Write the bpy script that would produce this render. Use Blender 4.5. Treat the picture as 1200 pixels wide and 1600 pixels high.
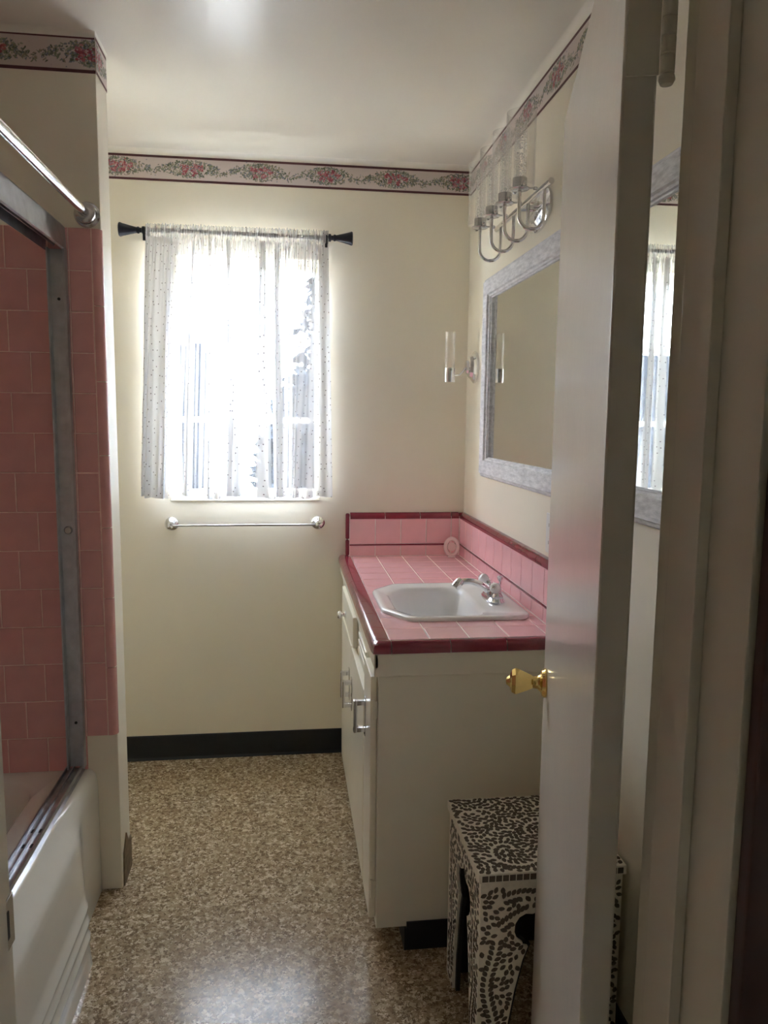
import bpy, bmesh, math, random
import numpy as np
from mathutils import Vector, Matrix

# ------------------------------------------------------------------ camera, world, light, exposure
sc = bpy.context.scene
COL = sc.collection
for o in list(bpy.data.objects):
    bpy.data.objects.remove(o)

CAM_H, F_PX, YAW, PITCH, ROLL = 1.46, 1192.7, 0.1277, -0.1221, 0.0107
cd = bpy.data.cameras.new('camera')
cam = bpy.data.objects.new('camera', cd)
COL.objects.link(cam)
fwd = Vector((math.sin(YAW) * math.cos(PITCH), math.cos(YAW) * math.cos(PITCH), math.sin(PITCH)))
rgt = Vector((math.cos(YAW), -math.sin(YAW), 0))
upv = rgt.cross(fwd)
r2 = math.cos(ROLL) * rgt + math.sin(ROLL) * upv
u2 = -math.sin(ROLL) * rgt + math.cos(ROLL) * upv
M = Matrix.Identity(4)
for i in range(3):
    M[i][0], M[i][1], M[i][2] = r2[i], u2[i], -fwd[i]
M[2][3] = CAM_H
cam.matrix_world = M
cd.sensor_fit = 'HORIZONTAL'
cd.sensor_width = 36.0
cd.lens = F_PX / 1200 * 36.0
cd.clip_start = 0.02
sc.camera = cam

world = bpy.data.worlds.new('overcast_sky')
sc.world = world
world.use_nodes = True
wb = world.node_tree.nodes['Background']
wb.inputs['Color'].default_value = (0.93, 0.96, 1.0, 1)
wb.inputs['Strength'].default_value = 12.0

# sun standing to the right and slightly behind the house: lights the yard, not the window
sl = bpy.data.lights.new('sun', 'SUN')
sl.energy = 60.0
sl.color = (1.0, 0.95, 0.87)
sl.angle = math.radians(1.0)
so = bpy.data.objects.new('sun', sl)
COL.objects.link(so)
so.rotation_euler = Vector((-0.55, 0.22, -0.80)).to_track_quat('-Z', 'Y').to_euler()

# world importance portal in the window opening (guides daylight sampling, gives off nothing itself)
pl = bpy.data.lights.new('window_portal', 'AREA')
pl.shape = 'RECTANGLE'
pl.size, pl.size_y = 0.60, 0.97
pl.cycles.is_portal = True
po = bpy.data.objects.new('window_portal', pl)
COL.objects.link(po)
po.location = (-0.165, 3.36, 1.607)
po.rotation_euler = (math.radians(-90), 0, 0)

vs = sc.view_settings
vs.view_transform = 'Standard'
vs.look = 'None'
vs.gamma = 1.0
vs.use_curve_mapping = False
vs.exposure = 1.75
try:
    sc.cycles.use_denoising = True
    sc.cycles.max_bounces = 16
    sc.cycles.diffuse_bounces = 10
    sc.cycles.glossy_bounces = 6
    sc.cycles.transmission_bounces = 12
    sc.cycles.transparent_max_bounces = 24
    sc.cycles.sample_clamp_indirect = 20.0
    sc.cycles.caustics_reflective = True
    sc.cycles.caustics_refractive = False
    sc.cycles.blur_glossy = 0.5
except Exception:
    pass

# ------------------------------------------------------------------ helpers
rng = random.Random(7)
WORLD_LOC = {}


class MB:
    """Collects shapes into one mesh."""

    def __init__(self):
        self.v, self.f = [], []
        self.wn = False

    def add(self, verts, faces):
        n = len(self.v)
        self.v += [tuple(p) for p in verts]
        self.f += [tuple(i + n for i in fc) for fc in faces]
        return self

    def bm(self, b):
        b.verts.index_update()
        self.add([v.co[:] for v in b.verts], [[v.index for v in f.verts] for f in b.faces])
        b.free()
        return self

    def box(self, x0, x1, y0, y1, z0, z1, bev=0.0, seg=2):
        b = bmesh.new()
        vs_ = [b.verts.new((x, y, z)) for x in (x0, x1) for y in (y0, y1) for z in (z0, z1)]
        for q in ((0, 1, 3, 2), (4, 6, 7, 5), (0, 4, 5, 1), (2, 3, 7, 6), (0, 2, 6, 4), (1, 5, 7, 3)):
            b.faces.new([vs_[i] for i in q])
        bmesh.ops.recalc_face_normals(b, faces=b.faces)
        if bev > 0:
            self.wn = True
            bmesh.ops.bevel(b, geom=b.edges[:], offset=bev, segments=seg, profile=0.5, affect='EDGES')
        return self.bm(b)

    def prism(self, pts, axis, a0, a1, bev=0.0):
        """pts: 2-D outline; extruded along axis from a0 to a1. For x: (y,z); y: (x,z); z: (x,y)."""
        def m(p, a):
            return {'x': (a, p[0], p[1]), 'y': (p[0], a, p[1]), 'z': (p[0], p[1], a)}[axis]
        b = bmesh.new()
        lo = [b.verts.new(m(p, a0)) for p in pts]
        hi = [b.verts.new(m(p, a1)) for p in pts]
        n = len(pts)
        f1 = b.faces.new(lo)
        f2 = b.faces.new(hi)
        for i in range(n):
            b.faces.new((lo[i], lo[(i + 1) % n], hi[(i + 1) % n], hi[i]))
        bmesh.ops.recalc_face_normals(b, faces=b.faces)
        if bev > 0:
            self.wn = True
            es = list({e for f in (f1, f2) for e in f.edges})
            bmesh.ops.bevel(b, geom=es, offset=bev, segments=2, profile=0.5, affect='EDGES')
        bmesh.ops.triangulate(b, faces=[f for f in b.faces if len(f.verts) > 4])
        return self.bm(b)

    def lathe(self, prof, c, axis='z', n=24, cap=True, ex=1.0):
        """prof: (radius, height) list; axis direction name or vector; ex squeezes the second radial axis."""
        if isinstance(axis, str):
            axis = {'x': (1, 0, 0), '-x': (-1, 0, 0), 'y': (0, 1, 0), '-y': (0, -1, 0), 'z': (0, 0, 1)}[axis]
        a = Vector(axis).normalized()
        t = Vector((0, 0, 1)) if abs(a.z) < 0.9 else Vector((1, 0, 0))
        e1 = a.cross(t).normalized()
        e2 = a.cross(e1)
        c = Vector(c)
        verts, faces = [], []
        for r, h in prof:
            for k in range(n):
                th = 2 * math.pi * k / n
                verts.append(c + a * h + e1 * (r * math.cos(th) * ex) + e2 * (r * math.sin(th)))
        for i in range(len(prof) - 1):
            for k in range(n):
                k2 = (k + 1) % n
                faces.append((i * n + k, i * n + k2, (i + 1) * n + k2, (i + 1) * n + k))
        if cap:
            faces.append(tuple(range(n - 1, -1, -1)))
            faces.append(tuple(range((len(prof) - 1) * n, len(prof) * n)))
        return self.add(verts, faces)

    def tube(self, path, r, n=12, cap=True):
        path = [Vector(p) for p in path]
        rs = r if isinstance(r, (list, tuple)) else [r] * len(path)
        verts, faces = [], []
        d0 = (path[1] - path[0]).normalized()
        t = Vector((0, 0, 1)) if abs(d0.z) < 0.9 else Vector((1, 0, 0))
        e1 = d0.cross(t).normalized()
        for i, p in enumerate(path):
            if i == 0:
                d = d0
            elif i == len(path) - 1:
                d = (path[i] - path[i - 1]).normalized()
            else:
                d = ((path[i] - path[i - 1]).normalized() + (path[i + 1] - path[i]).normalized()).normalized()
            e1 = (e1 - d * e1.dot(d)).normalized()
            e2 = d.cross(e1)
            for k in range(n):
                th = 2 * math.pi * k / n
                verts.append(p + e1 * (rs[i] * math.cos(th)) + e2 * (rs[i] * math.sin(th)))
        for i in range(len(path) - 1):
            for k in range(n):
                k2 = (k + 1) % n
                faces.append((i * n + k, i * n + k2, (i + 1) * n + k2, (i + 1) * n + k))
        if cap:
            faces.append(tuple(range(n - 1, -1, -1)))
            faces.append(tuple(range((len(path) - 1) * n, len(path) * n)))
        return self.add(verts, faces)

    def grid(self, rows):
        """rows: list of equal-length point lists."""
        m = len(rows[0])
        verts = [p for r in rows for p in r]
        faces = [(i * m + j, i * m + j + 1, (i + 1) * m + j + 1, (i + 1) * m + j)
                 for i in range(len(rows) - 1) for j in range(m - 1)]
        return self.add(verts, faces)

    def build(self, name, mat, parent=None, smooth=True, local=False, fix=True, angle=35):
        v = np.array(self.v, dtype=float)
        lo, hi = v.min(0), v.max(0)
        org = (lo + hi) / 2
        if parent is None:
            org[2] = lo[2]
        me = bpy.data.meshes.new(name)
        me.from_pydata([tuple(p) for p in (v - org)], [], self.f)
        if fix:
            b = bmesh.new()
            b.from_mesh(me)
            bmesh.ops.recalc_face_normals(b, faces=b.faces)
            b.to_mesh(me)
            b.free()
        if smooth:
            me.polygons.foreach_set('use_smooth', [True] * len(me.polygons))
            try:
                me.set_sharp_from_angle(angle=math.radians(angle))
            except Exception:
                pass
        me.materials.append(mat)
        me.update()
        ob = bpy.data.objects.new(name, me)
        COL.objects.link(ob)
        if smooth and self.wn:
            md = ob.modifiers.new('weighted_normals', 'WEIGHTED_NORMAL')
            md.keep_sharp = True
        if parent is not None:
            ob.parent = parent
            base = Vector((0, 0, 0)) if local else WORLD_LOC[parent]
            ob.location = Vector(org) - base
            WORLD_LOC[ob] = Vector(org)
        else:
            ob.location = org
            WORLD_LOC[ob] = Vector(org)
        return ob


def tag(o, label, cat=None, group=None, kind=None):
    o['label'] = label
    if cat:
        o['category'] = cat
    if group:
        o['group'] = group
    if kind:
        o['kind'] = kind
    return o


def thing(name, loc, label, cat, group=None, rz=0.0, kind=None):
    o = bpy.data.objects.new(name, None)
    o.empty_display_size = 0.05
    COL.objects.link(o)
    o.location = loc
    o.rotation_euler = (0, 0, rz)
    WORLD_LOC[o] = Vector(loc)
    return tag(o, label, cat, group, kind)


def struct(o, label=None, cat=None):
    o['kind'] = 'structure'
    if label:
        o['label'] = label
    if cat:
        o['category'] = cat
    return o


def place(mesh, name, parent, loc, rot=(0, 0, 0), kind=None):
    o = bpy.data.objects.new(name, mesh)
    COL.objects.link(o)
    o.parent = parent
    o.location = Vector(loc) - WORLD_LOC[parent]
    o.rotation_euler = rot
    if kind:
        o['kind'] = kind
    return o


def copy_tree(src, loc, label=None, rz=None):
    """A copy of a thing with copies of its parts and sub-parts (mesh data shared)."""
    def cp(o, par):
        c = o.copy()
        COL.objects.link(c)
        c.parent = par
        for ch in o.children:
            cp(ch, c)
        return c
    c = cp(src, None)
    c.location = loc
    if label:
        c['label'] = label
    if rz is not None:
        c.rotation_euler = (0, 0, rz)
    return c


# ------------------------------------------------------------------ materials
def nodes(name):
    m = bpy.data.materials.new(name)
    m.use_nodes = True
    nt = m.node_tree
    return m, nt, nt.nodes['Principled BSDF']


def mat(name, col, rough=0.5, metal=0.0, var=0.0, vscale=8.0, bump=0.0, bscale=60.0, coat=0.0, spec=0.5):
    m, nt, p = nodes(name)
    p.inputs['Base Color'].default_value = (*col, 1)
    p.inputs['Roughness'].default_value = rough
    p.inputs['Metallic'].default_value = metal
    p.inputs['Coat Weight'].default_value = coat
    p.inputs['Coat Roughness'].default_value = 0.08
    p.inputs['Specular IOR Level'].default_value = spec
    tc = nt.nodes.new('ShaderNodeTexCoord')
    if var > 0:
        n = nt.nodes.new('ShaderNodeTexNoise')
        n.inputs['Scale'].default_value = vscale
        n.inputs['Detail'].default_value = 4
        nt.links.new(tc.outputs['Object'], n.inputs['Vector'])
        r = nt.nodes.new('ShaderNodeValToRGB')
        r.color_ramp.elements[0].position = 0.3
        r.color_ramp.elements[1].position = 0.7
        r.color_ramp.elements[0].color = (*[c * (1 - var) for c in col], 1)
        r.color_ramp.elements[1].color = (*[min(1, c * (1 + var)) for c in col], 1)
        nt.links.new(n.outputs['Fac'], r.inputs['Fac'])
        nt.links.new(r.outputs['Color'], p.inputs['Base Color'])
    if bump > 0:
        n2 = nt.nodes.new('ShaderNodeTexNoise')
        n2.inputs['Scale'].default_value = bscale
        n2.inputs['Detail'].default_value = 3
        nt.links.new(tc.outputs['Object'], n2.inputs['Vector'])
        b = nt.nodes.new('ShaderNodeBump')
        b.inputs['Strength'].default_value = bump
        b.inputs['Distance'].default_value = 0.002
        nt.links.new(n2.outputs['Fac'], b.inputs['Height'])
        nt.links.new(b.outputs['Normal'], p.inputs['Normal'])
    return m


CREAM = (0.875, 0.825, 0.70)
m_wall = mat('cream_wall_paint', CREAM, 0.42, var=0.02, vscale=3, bump=0.15, bscale=25)
m_ceil = mat('cream_ceiling_gloss_paint', (0.88, 0.85, 0.78), 0.23, var=0.015, vscale=2, bump=0.10, bscale=12, spec=0.4)
m_wood = mat('cream_gloss_woodwork', (0.85, 0.81, 0.70), 0.22, var=0.02, vscale=4, bump=0.08, bscale=18)
m_door = mat('cream_gloss_door_paint', (0.85, 0.81, 0.73), 0.20, var=0.02, vscale=5, bump=0.12, bscale=30)
m_cab = mat('cream_cabinet_paint', (0.92, 0.88, 0.755), 0.30, var=0.02, vscale=6, bump=0.08, bscale=30)
m_chrome = mat('polished_chrome', (0.80, 0.80, 0.82), 0.08, 1.0)
m_nickel = mat('dull_chrome', (0.60, 0.60, 0.61), 0.22, 1.0, var=0.1, vscale=40)
m_alu = mat('worn_aluminium', (0.50, 0.51, 0.54), 0.33, 1.0, var=0.12, vscale=30, bump=0.15, bscale=120)
m_brass = mat('polished_brass', (0.83, 0.62, 0.24), 0.16, 1.0, var=0.06, vscale=60)
m_porc = mat('white_porcelain', (0.92, 0.92, 0.93), 0.12, coat=0.4)
m_tub = mat('white_tub_enamel', (0.80, 0.79, 0.74), 0.16, coat=0.4, var=0.02, vscale=6)
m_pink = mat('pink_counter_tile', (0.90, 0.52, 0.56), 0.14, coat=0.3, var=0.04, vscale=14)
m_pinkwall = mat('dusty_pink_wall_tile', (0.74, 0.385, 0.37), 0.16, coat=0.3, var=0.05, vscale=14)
m_burg = mat('burgundy_glazed_tile', (0.25, 0.026, 0.047), 0.13, coat=0.4, var=0.12, vscale=20)
m_grout = mat('pale_grout', (0.92, 0.82, 0.78), 0.9, var=0.1, vscale=40)
m_grout_tub = mat('aged_pink_grout', (0.86, 0.64, 0.58), 0.9, var=0.12, vscale=40)
m_black = mat('black_vinyl_base', (0.012, 0.014, 0.018), 0.38, var=0.1, vscale=20)
m_rodblk = mat('dark_navy_rod_enamel', (0.012, 0.013, 0.025), 0.35, var=0.1, vscale=50)
m_brown = mat('brown_adhesive_remnant', (0.20, 0.14, 0.075), 0.8, var=0.3, vscale=40)
m_hallwood = mat('dark_red_brown_wood', (0.10, 0.045, 0.035), 0.4, var=0.25, vscale=12)
m_hallpaint = mat('beige_hall_paint', (0.80, 0.75, 0.64), 0.6, var=0.05, vscale=3)
m_hallfloor = mat('pale_hall_floor', (0.48, 0.40, 0.30), 0.45, var=0.1, vscale=6)
m_pinkceram = mat('pale_pink_ceramic', (0.93, 0.76, 0.75), 0.18, coat=0.3)
m_plastic = mat('white_plastic', (0.82, 0.82, 0.80), 0.3)
m_dark = mat('dark_slot', (0.02, 0.02, 0.02), 0.6)
m_bone = mat('bone_white_inlay_ground', (0.86, 0.82, 0.72), 0.35, var=0.08, vscale=60)
m_shell = mat('grey_brown_shell_inlay', (0.13, 0.11, 0.085), 0.22, var=0.35, vscale=90)
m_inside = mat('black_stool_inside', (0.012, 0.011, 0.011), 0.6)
m_concrete = mat('outdoor_concrete', (0.55, 0.54, 0.51), 0.9, var=0.1, vscale=2)
m_leaf = mat('dimmed_shrub_leaf', (0.010, 0.013, 0.018), 0.8, var=0.3, vscale=9, spec=0.05)  # leaf colour sunk to bluish black so foliage looks dim against the sky
m_bark = mat('shrub_bark', (0.12, 0.09, 0.06), 0.9, var=0.3, vscale=20)
m_dimwall = mat('dimmed_house_wall', (0.0045, 0.006, 0.010), 0.9, var=0.05, vscale=6, spec=0.03)  # dimness put into the colour: far darker than real wall paint


def mat_floor():
    m, nt, p = nodes('speckled_chip_vinyl')
    tc = nt.nodes.new('ShaderNodeTexCoord')
    nz = nt.nodes.new('ShaderNodeTexNoise')
    nz.inputs['Scale'].default_value = 120
    nz.inputs['Detail'].default_value = 2
    nt.links.new(tc.outputs['Object'], nz.inputs['Vector'])
    mx = nt.nodes.new('ShaderNodeMixRGB')
    mx.blend_type = 'LINEAR_LIGHT'
    mx.inputs['Fac'].default_value = 0.012
    nt.links.new(tc.outputs['Object'], mx.inputs['Color1'])
    nt.links.new(nz.outputs['Color'], mx.inputs['Color2'])
    outs = []
    for sc_ in (95, 150):
        v = nt.nodes.new('ShaderNodeTexVoronoi')
        v.inputs['Scale'].default_value = sc_
        nt.links.new(mx.outputs['Color'], v.inputs['Vector'])
        sp = nt.nodes.new('ShaderNodeSeparateColor')
        nt.links.new(v.outputs['Color'], sp.inputs['Color'])
        outs.append(sp)
    r1 = nt.nodes.new('ShaderNodeValToRGB')
    r1.color_ramp.interpolation = 'CONSTANT'
    els = r1.color_ramp.elements
    els[0].position = 0.0
    els[0].color = (0.209, 0.142, 0.081, 1)
    els[1].position = 0.16
    els[1].color = (0.324, 0.236, 0.142, 1)
    for pos, c in ((0.40, (0.419, 0.317, 0.203, 1)), (0.66, (0.540, 0.432, 0.290, 1)), (0.86, (0.743, 0.634, 0.466, 1))):
        e = els.new(pos)
        e.color = c
    nt.links.new(outs[0].outputs['Red'], r1.inputs['Fac'])
    r2_ = nt.nodes.new('ShaderNodeValToRGB')
    r2_.color_ramp.interpolation = 'CONSTANT'
    e2 = r2_.color_ramp.elements
    e2[0].color = (0.216, 0.149, 0.088, 1)
    e2[1].position = 0.3
    e2[1].color = (0.405, 0.311, 0.196, 1)
    e = e2.new(0.75)
    e.color = (0.675, 0.567, 0.405, 1)
    nt.links.new(outs[1].outputs['Green'], r2_.inputs['Fac'])
    mm = nt.nodes.new('ShaderNodeMixRGB')
    gt = nt.nodes.new('ShaderNodeMath')
    gt.operation = 'GREATER_THAN'
    gt.inputs[1].default_value = 0.55
    nt.links.new(outs[1].outputs['Blue'], gt.inputs[0])
    nt.links.new(gt.outputs[0], mm.inputs['Fac'])
    nt.links.new(r1.outputs['Color'], mm.inputs['Color1'])
    nt.links.new(r2_.outputs['Color'], mm.inputs['Color2'])
    nt.links.new(mm.outputs['Color'], p.inputs['Base Color'])
    p.inputs['Roughness'].default_value = 0.20
    b = nt.nodes.new('ShaderNodeBump')
    b.inputs['Strength'].default_value = 0.08
    b.inputs['Distance'].default_value = 0.001
    nt.links.new(nz.outputs['Fac'], b.inputs['Height'])
    nt.links.new(b.outputs['Normal'], p.inputs['Normal'])
    return m


def mat_glass(name, tint=(1.0, 1.0, 1.0), spec=0.05, bubbles=False):
    """Thin clear glass: see-through, edges mixing gloss with painted white for lit rims."""
    m = bpy.data.materials.new(name)
    m.use_nodes = True
    nt = m.node_tree
    nt.nodes.clear()
    out = nt.nodes.new('ShaderNodeOutputMaterial')
    tr = nt.nodes.new('ShaderNodeBsdfTransparent')
    tr.inputs['Color'].default_value = (*tint, 1)
    gl = nt.nodes.new('ShaderNodeBsdfGlossy')
    gl.inputs['Roughness'].default_value = 0.03
    lw = nt.nodes.new('ShaderNodeLayerWeight')
    lw.inputs['Blend'].default_value = 0.35
    mr = nt.nodes.new('ShaderNodeMapRange')
    mr.inputs['From Min'].default_value = 0.0
    mr.inputs['From Max'].default_value = 1.0
    mr.inputs['To Min'].default_value = spec * 0.5
    mr.inputs['To Max'].default_value = 0.42
    nt.links.new(lw.outputs['Facing'], mr.inputs['Value'])
    mx = nt.nodes.new('ShaderNodeMixShader')
    nt.links.new(mr.outputs['Result'], mx.inputs['Fac'])
    nt.links.new(tr.outputs[0], mx.inputs[1])
    wa = nt.nodes.new('ShaderNodeBsdfTranslucent')
    wa.inputs['Color'].default_value = (0.48, 0.48, 0.47, 1)
    wc = nt.nodes.new('ShaderNodeBsdfDiffuse')
    wc.inputs['Color'].default_value = (0.48, 0.48, 0.47, 1)
    wd = nt.nodes.new('ShaderNodeAddShader')  # white painted into the edge mix, standing in for light caught there
    nt.links.new(wa.outputs[0], wd.inputs[0])
    nt.links.new(wc.outputs[0], wd.inputs[1])
    me_ = nt.nodes.new('ShaderNodeMixShader')
    me_.inputs['Fac'].default_value = 0.55
    nt.links.new(gl.outputs[0], me_.inputs[1])
    nt.links.new(wd.outputs[0], me_.inputs[2])
    nt.links.new(me_.outputs[0], mx.inputs[2])
    last = mx
    if bubbles:
        tc = nt.nodes.new('ShaderNodeTexCoord')
        v = nt.nodes.new('ShaderNodeTexVoronoi')
        v.inputs['Scale'].default_value = 170
        nt.links.new(tc.outputs['Object'], v.inputs['Vector'])
        lt = nt.nodes.new('ShaderNodeMath')
        lt.operation = 'LESS_THAN'
        lt.inputs[1].default_value = 0.33
        nt.links.new(v.outputs['Distance'], lt.inputs[0])
        ml = nt.nodes.new('ShaderNodeMath')
        ml.operation = 'MULTIPLY'
        ml.inputs[1].default_value = 0.6
        nt.links.new(lt.outputs[0], ml.inputs[0])
        df = nt.nodes.new('ShaderNodeBsdfPrincipled')
        df.inputs['Base Color'].default_value = (0.97, 0.97, 0.96, 1)
        df.inputs['Transmission Weight'].default_value = 0.25
        df.inputs['Roughness'].default_value = 0.1
        m2 = nt.nodes.new('ShaderNodeMixShader')
        nt.links.new(ml.outputs[0], m2.inputs['Fac'])
        nt.links.new(mx.outputs[0], m2.inputs[1])
        nt.links.new(df.outputs[0], m2.inputs[2])
        last = m2
    nt.links.new(last.outputs[0], out.inputs['Surface'])
    return m


def mat_reeded(name, axis):
    """Reeded window glass: rib shading put in as bands of clear and bluish tint."""
    m = bpy.data.materials.new(name)
    m.use_nodes = True
    nt = m.node_tree
    nt.nodes.clear()
    out = nt.nodes.new('ShaderNodeOutputMaterial')
    tc = nt.nodes.new('ShaderNodeTexCoord')
    w = nt.nodes.new('ShaderNodeTexWave')
    w.bands_direction = axis
    w.inputs['Scale'].default_value = 26
    w.inputs['Distortion'].default_value = 0.6
    w.inputs['Detail'].default_value = 1
    nt.links.new(tc.outputs['Object'], w.inputs['Vector'])
    cr = nt.nodes.new('ShaderNodeValToRGB')
    cr.color_ramp.elements[0].color = (0.72, 0.79, 0.88, 1)  # darker tint stands in for light bent away by the ribs
    cr.color_ramp.elements[1].color = (0.98, 0.99, 1.0, 1)
    nt.links.new(w.outputs['Fac'], cr.inputs['Fac'])
    tr = nt.nodes.new('ShaderNodeBsdfTransparent')
    nt.links.new(cr.outputs['Color'], tr.inputs['Color'])
    tl = nt.nodes.new('ShaderNodeBsdfTranslucent')
    tl.inputs['Color'].default_value = (0.85, 0.9, 0.95, 1)
    mx = nt.nodes.new('ShaderNodeMixShader')
    mx.inputs['Fac'].default_value = 0.003
    nt.links.new(tr.outputs[0], mx.inputs[1])
    nt.links.new(tl.outputs[0], mx.inputs[2])
    gl = nt.nodes.new('ShaderNodeBsdfGlossy')
    gl.inputs['Roughness'].default_value = 0.15
    m2 = nt.nodes.new('ShaderNodeMixShader')
    m2.inputs['Fac'].default_value = 0.02
    nt.links.new(mx.outputs[0], m2.inputs[1])
    nt.links.new(gl.outputs[0], m2.inputs[2])
    nt.links.new(m2.outputs[0], out.inputs['Surface'])
    return m


def mat_sheer():
    m = bpy.data.materials.new('white_sheer_fabric_with_tiny_dots')
    m.use_nodes = True
    nt = m.node_tree
    nt.nodes.clear()
    out = nt.nodes.new('ShaderNodeOutputMaterial')
    uv = nt.nodes.new('ShaderNodeAttribute')
    uv.attribute_name = 'cloth'
    v = nt.nodes.new('ShaderNodeTexVoronoi')
    v.inputs['Scale'].default_value = 30
    v.voronoi_dimensions = '2D'
    v.inputs['Randomness'].default_value = 0.75
    nt.links.new(uv.outputs['Vector'], v.inputs['Vector'])
    lt = nt.nodes.new('ShaderNodeMath')
    lt.operation = 'LESS_THAN'
    lt.inputs[1].default_value = 0.07
    nt.links.new(v.outputs['Distance'], lt.inputs[0])
    col = nt.nodes.new('ShaderNodeMixRGB')
    col.inputs['Color1'].default_value = (0.86, 0.86, 0.88, 1)
    col.inputs['Color2'].default_value = (0.16, 0.13, 0.15, 1)
    nt.links.new(lt.outputs[0], col.inputs['Fac'])
    df = nt.nodes.new('ShaderNodeBsdfDiffuse')
    tl = nt.nodes.new('ShaderNodeBsdfTranslucent')
    nt.links.new(col.outputs[0], df.inputs['Color'])
    nt.links.new(col.outputs[0], tl.inputs['Color'])
    a = nt.nodes.new('ShaderNodeMixShader')
    a.inputs['Fac'].default_value = 0.04
    nt.links.new(df.outputs[0], a.inputs[1])
    nt.links.new(tl.outputs[0], a.inputs[2])
    tr = nt.nodes.new('ShaderNodeBsdfTransparent')
    lw = nt.nodes.new('ShaderNodeLayerWeight')
    lw.inputs['Blend'].default_value = 0.5
    mr = nt.nodes.new('ShaderNodeMapRange')
    mr.inputs['To Min'].default_value = 0.17
    mr.inputs['To Max'].default_value = 0.97
    nt.links.new(lw.outputs['Facing'], mr.inputs['Value'])
    mxm = nt.nodes.new('ShaderNodeMath')
    mxm.operation = 'MAXIMUM'
    # bunched cloth: opacity = 1 - (1 - o) ^ layers
    sx_ = nt.nodes.new('ShaderNodeSeparateXYZ')
    nt.links.new(uv.outputs['Vector'], sx_.inputs[0])
    inv = nt.nodes.new('ShaderNodeMath')
    inv.operation = 'SUBTRACT'
    inv.inputs[0].default_value = 1.0
    nt.links.new(mr.outputs['Result'], inv.inputs[1])
    pw = nt.nodes.new('ShaderNodeMath')
    pw.operation = 'POWER'
    nt.links.new(inv.outputs[0], pw.inputs[0])
    nt.links.new(sx_.outputs['Z'], pw.inputs[1])
    inv2 = nt.nodes.new('ShaderNodeMath')
    inv2.operation = 'SUBTRACT'
    inv2.inputs[0].default_value = 1.0
    nt.links.new(pw.outputs[0], inv2.inputs[1])
    nt.links.new(inv2.outputs[0], mxm.inputs[0])
    nt.links.new(lt.outputs[0], mxm.inputs[1])
    b = nt.nodes.new('ShaderNodeMixShader')
    nt.links.new(mxm.outputs[0], b.inputs['Fac'])
    nt.links.new(tr.outputs[0], b.inputs[1])
    nt.links.new(a.outputs[0], b.inputs[2])
    nt.links.new(b.outputs[0], out.inputs['Surface'])
    return m


def mat_print():
    m, nt, p = nodes('floral_wallpaper_print')
    a = nt.nodes.new('ShaderNodeAttribute')
    a.attribute_name = 'print'
    nt.links.new(a.outputs['Color'], p.inputs['Base Color'])
    p.inputs['Roughness'].default_value = 0.55
    return m


def mat_frame():
    """Whitewashed weathered wood."""
    m, nt, p = nodes('whitewashed_grey_wood')
    tc = nt.nodes.new('ShaderNodeTexCoord')
    mp = nt.nodes.new('ShaderNodeMapping')
    mp.inputs['Scale'].default_value = (30, 7, 30)
    n = nt.nodes.new('ShaderNodeTexNoise')
    n.inputs['Scale'].default_value = 3
    n.inputs['Detail'].default_value = 8
    n.inputs['Roughness'].default_value = 0.7
    nt.links.new(tc.outputs['Object'], mp.inputs['Vector'])
    nt.links.new(mp.outputs['Vector'], n.inputs['Vector'])
    r = nt.nodes.new('ShaderNodeValToRGB')
    r.color_ramp.elements[0].position = 0.30
    r.color_ramp.elements[0].color = (0.50, 0.50, 0.54, 1)
    r.color_ramp.elements[1].position = 0.62
    r.color_ramp.elements[1].color = (0.86, 0.86, 0.90, 1)
    nt.links.new(n.outputs['Fac'], r.inputs['Fac'])
    nt.links.new(r.outputs['Color'], p.inputs['Base Color'])
    p.inputs['Roughness'].default_value = 0.6
    b = nt.nodes.new('ShaderNodeBump')
    b.inputs['Strength'].default_value = 0.3
    b.inputs['Distance'].default_value = 0.002
    nt.links.new(n.outputs['Fac'], b.inputs['Height'])
    nt.links.new(b.outputs['Normal'], p.inputs['Normal'])
    return m


m_floor = mat_floor()
m_glass = mat_glass('clear_lamp_glass')
m_bubble = mat_glass('bubbled_clear_glass', bubbles=True)
m_reed_v = mat_reeded('vertically_reeded_window_glass', 'X')
m_reed_h = mat_reeded('horizontally_reeded_window_glass', 'Z')
m_sheer = mat_sheer()
m_print = mat_print()
m_frame = mat_frame()
m_mirror = mat('silvered_mirror', (0.80, 0.82, 0.78), 0.015, 1.0)

# ------------------------------------------------------------------ room dimensions (metres)
XR, YB, YN, XL = 0.76, 3.209, 0.79, -1.345      # right wall, back wall, near wall, left wall
ZT, ZB = 2.468, 2.372                            # wallpaper border top and bottom
COVE = 0.020
ZC = ZT + COVE
XW, YW, TW = -0.511, 2.296, 0.126                # wing wall at the tub foot
YH = 0.62                                        # hall side of the doorway wall
T = 0.14

# ------------------------------------------------------------------ structure
struct(MB().box(XL - T, XR + T, YH, YB + 0.17, -0.05, 0).build('floor', m_floor, smooth=False),
       'speckled tan chip vinyl floor sheet', 'floor')
struct(MB().box(-1.6, 1.6, -1.6, YH, -0.05, -0.002).build('floor_hall', m_hallfloor, smooth=False),
       'pale hall floor outside the doorway', 'floor')

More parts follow.
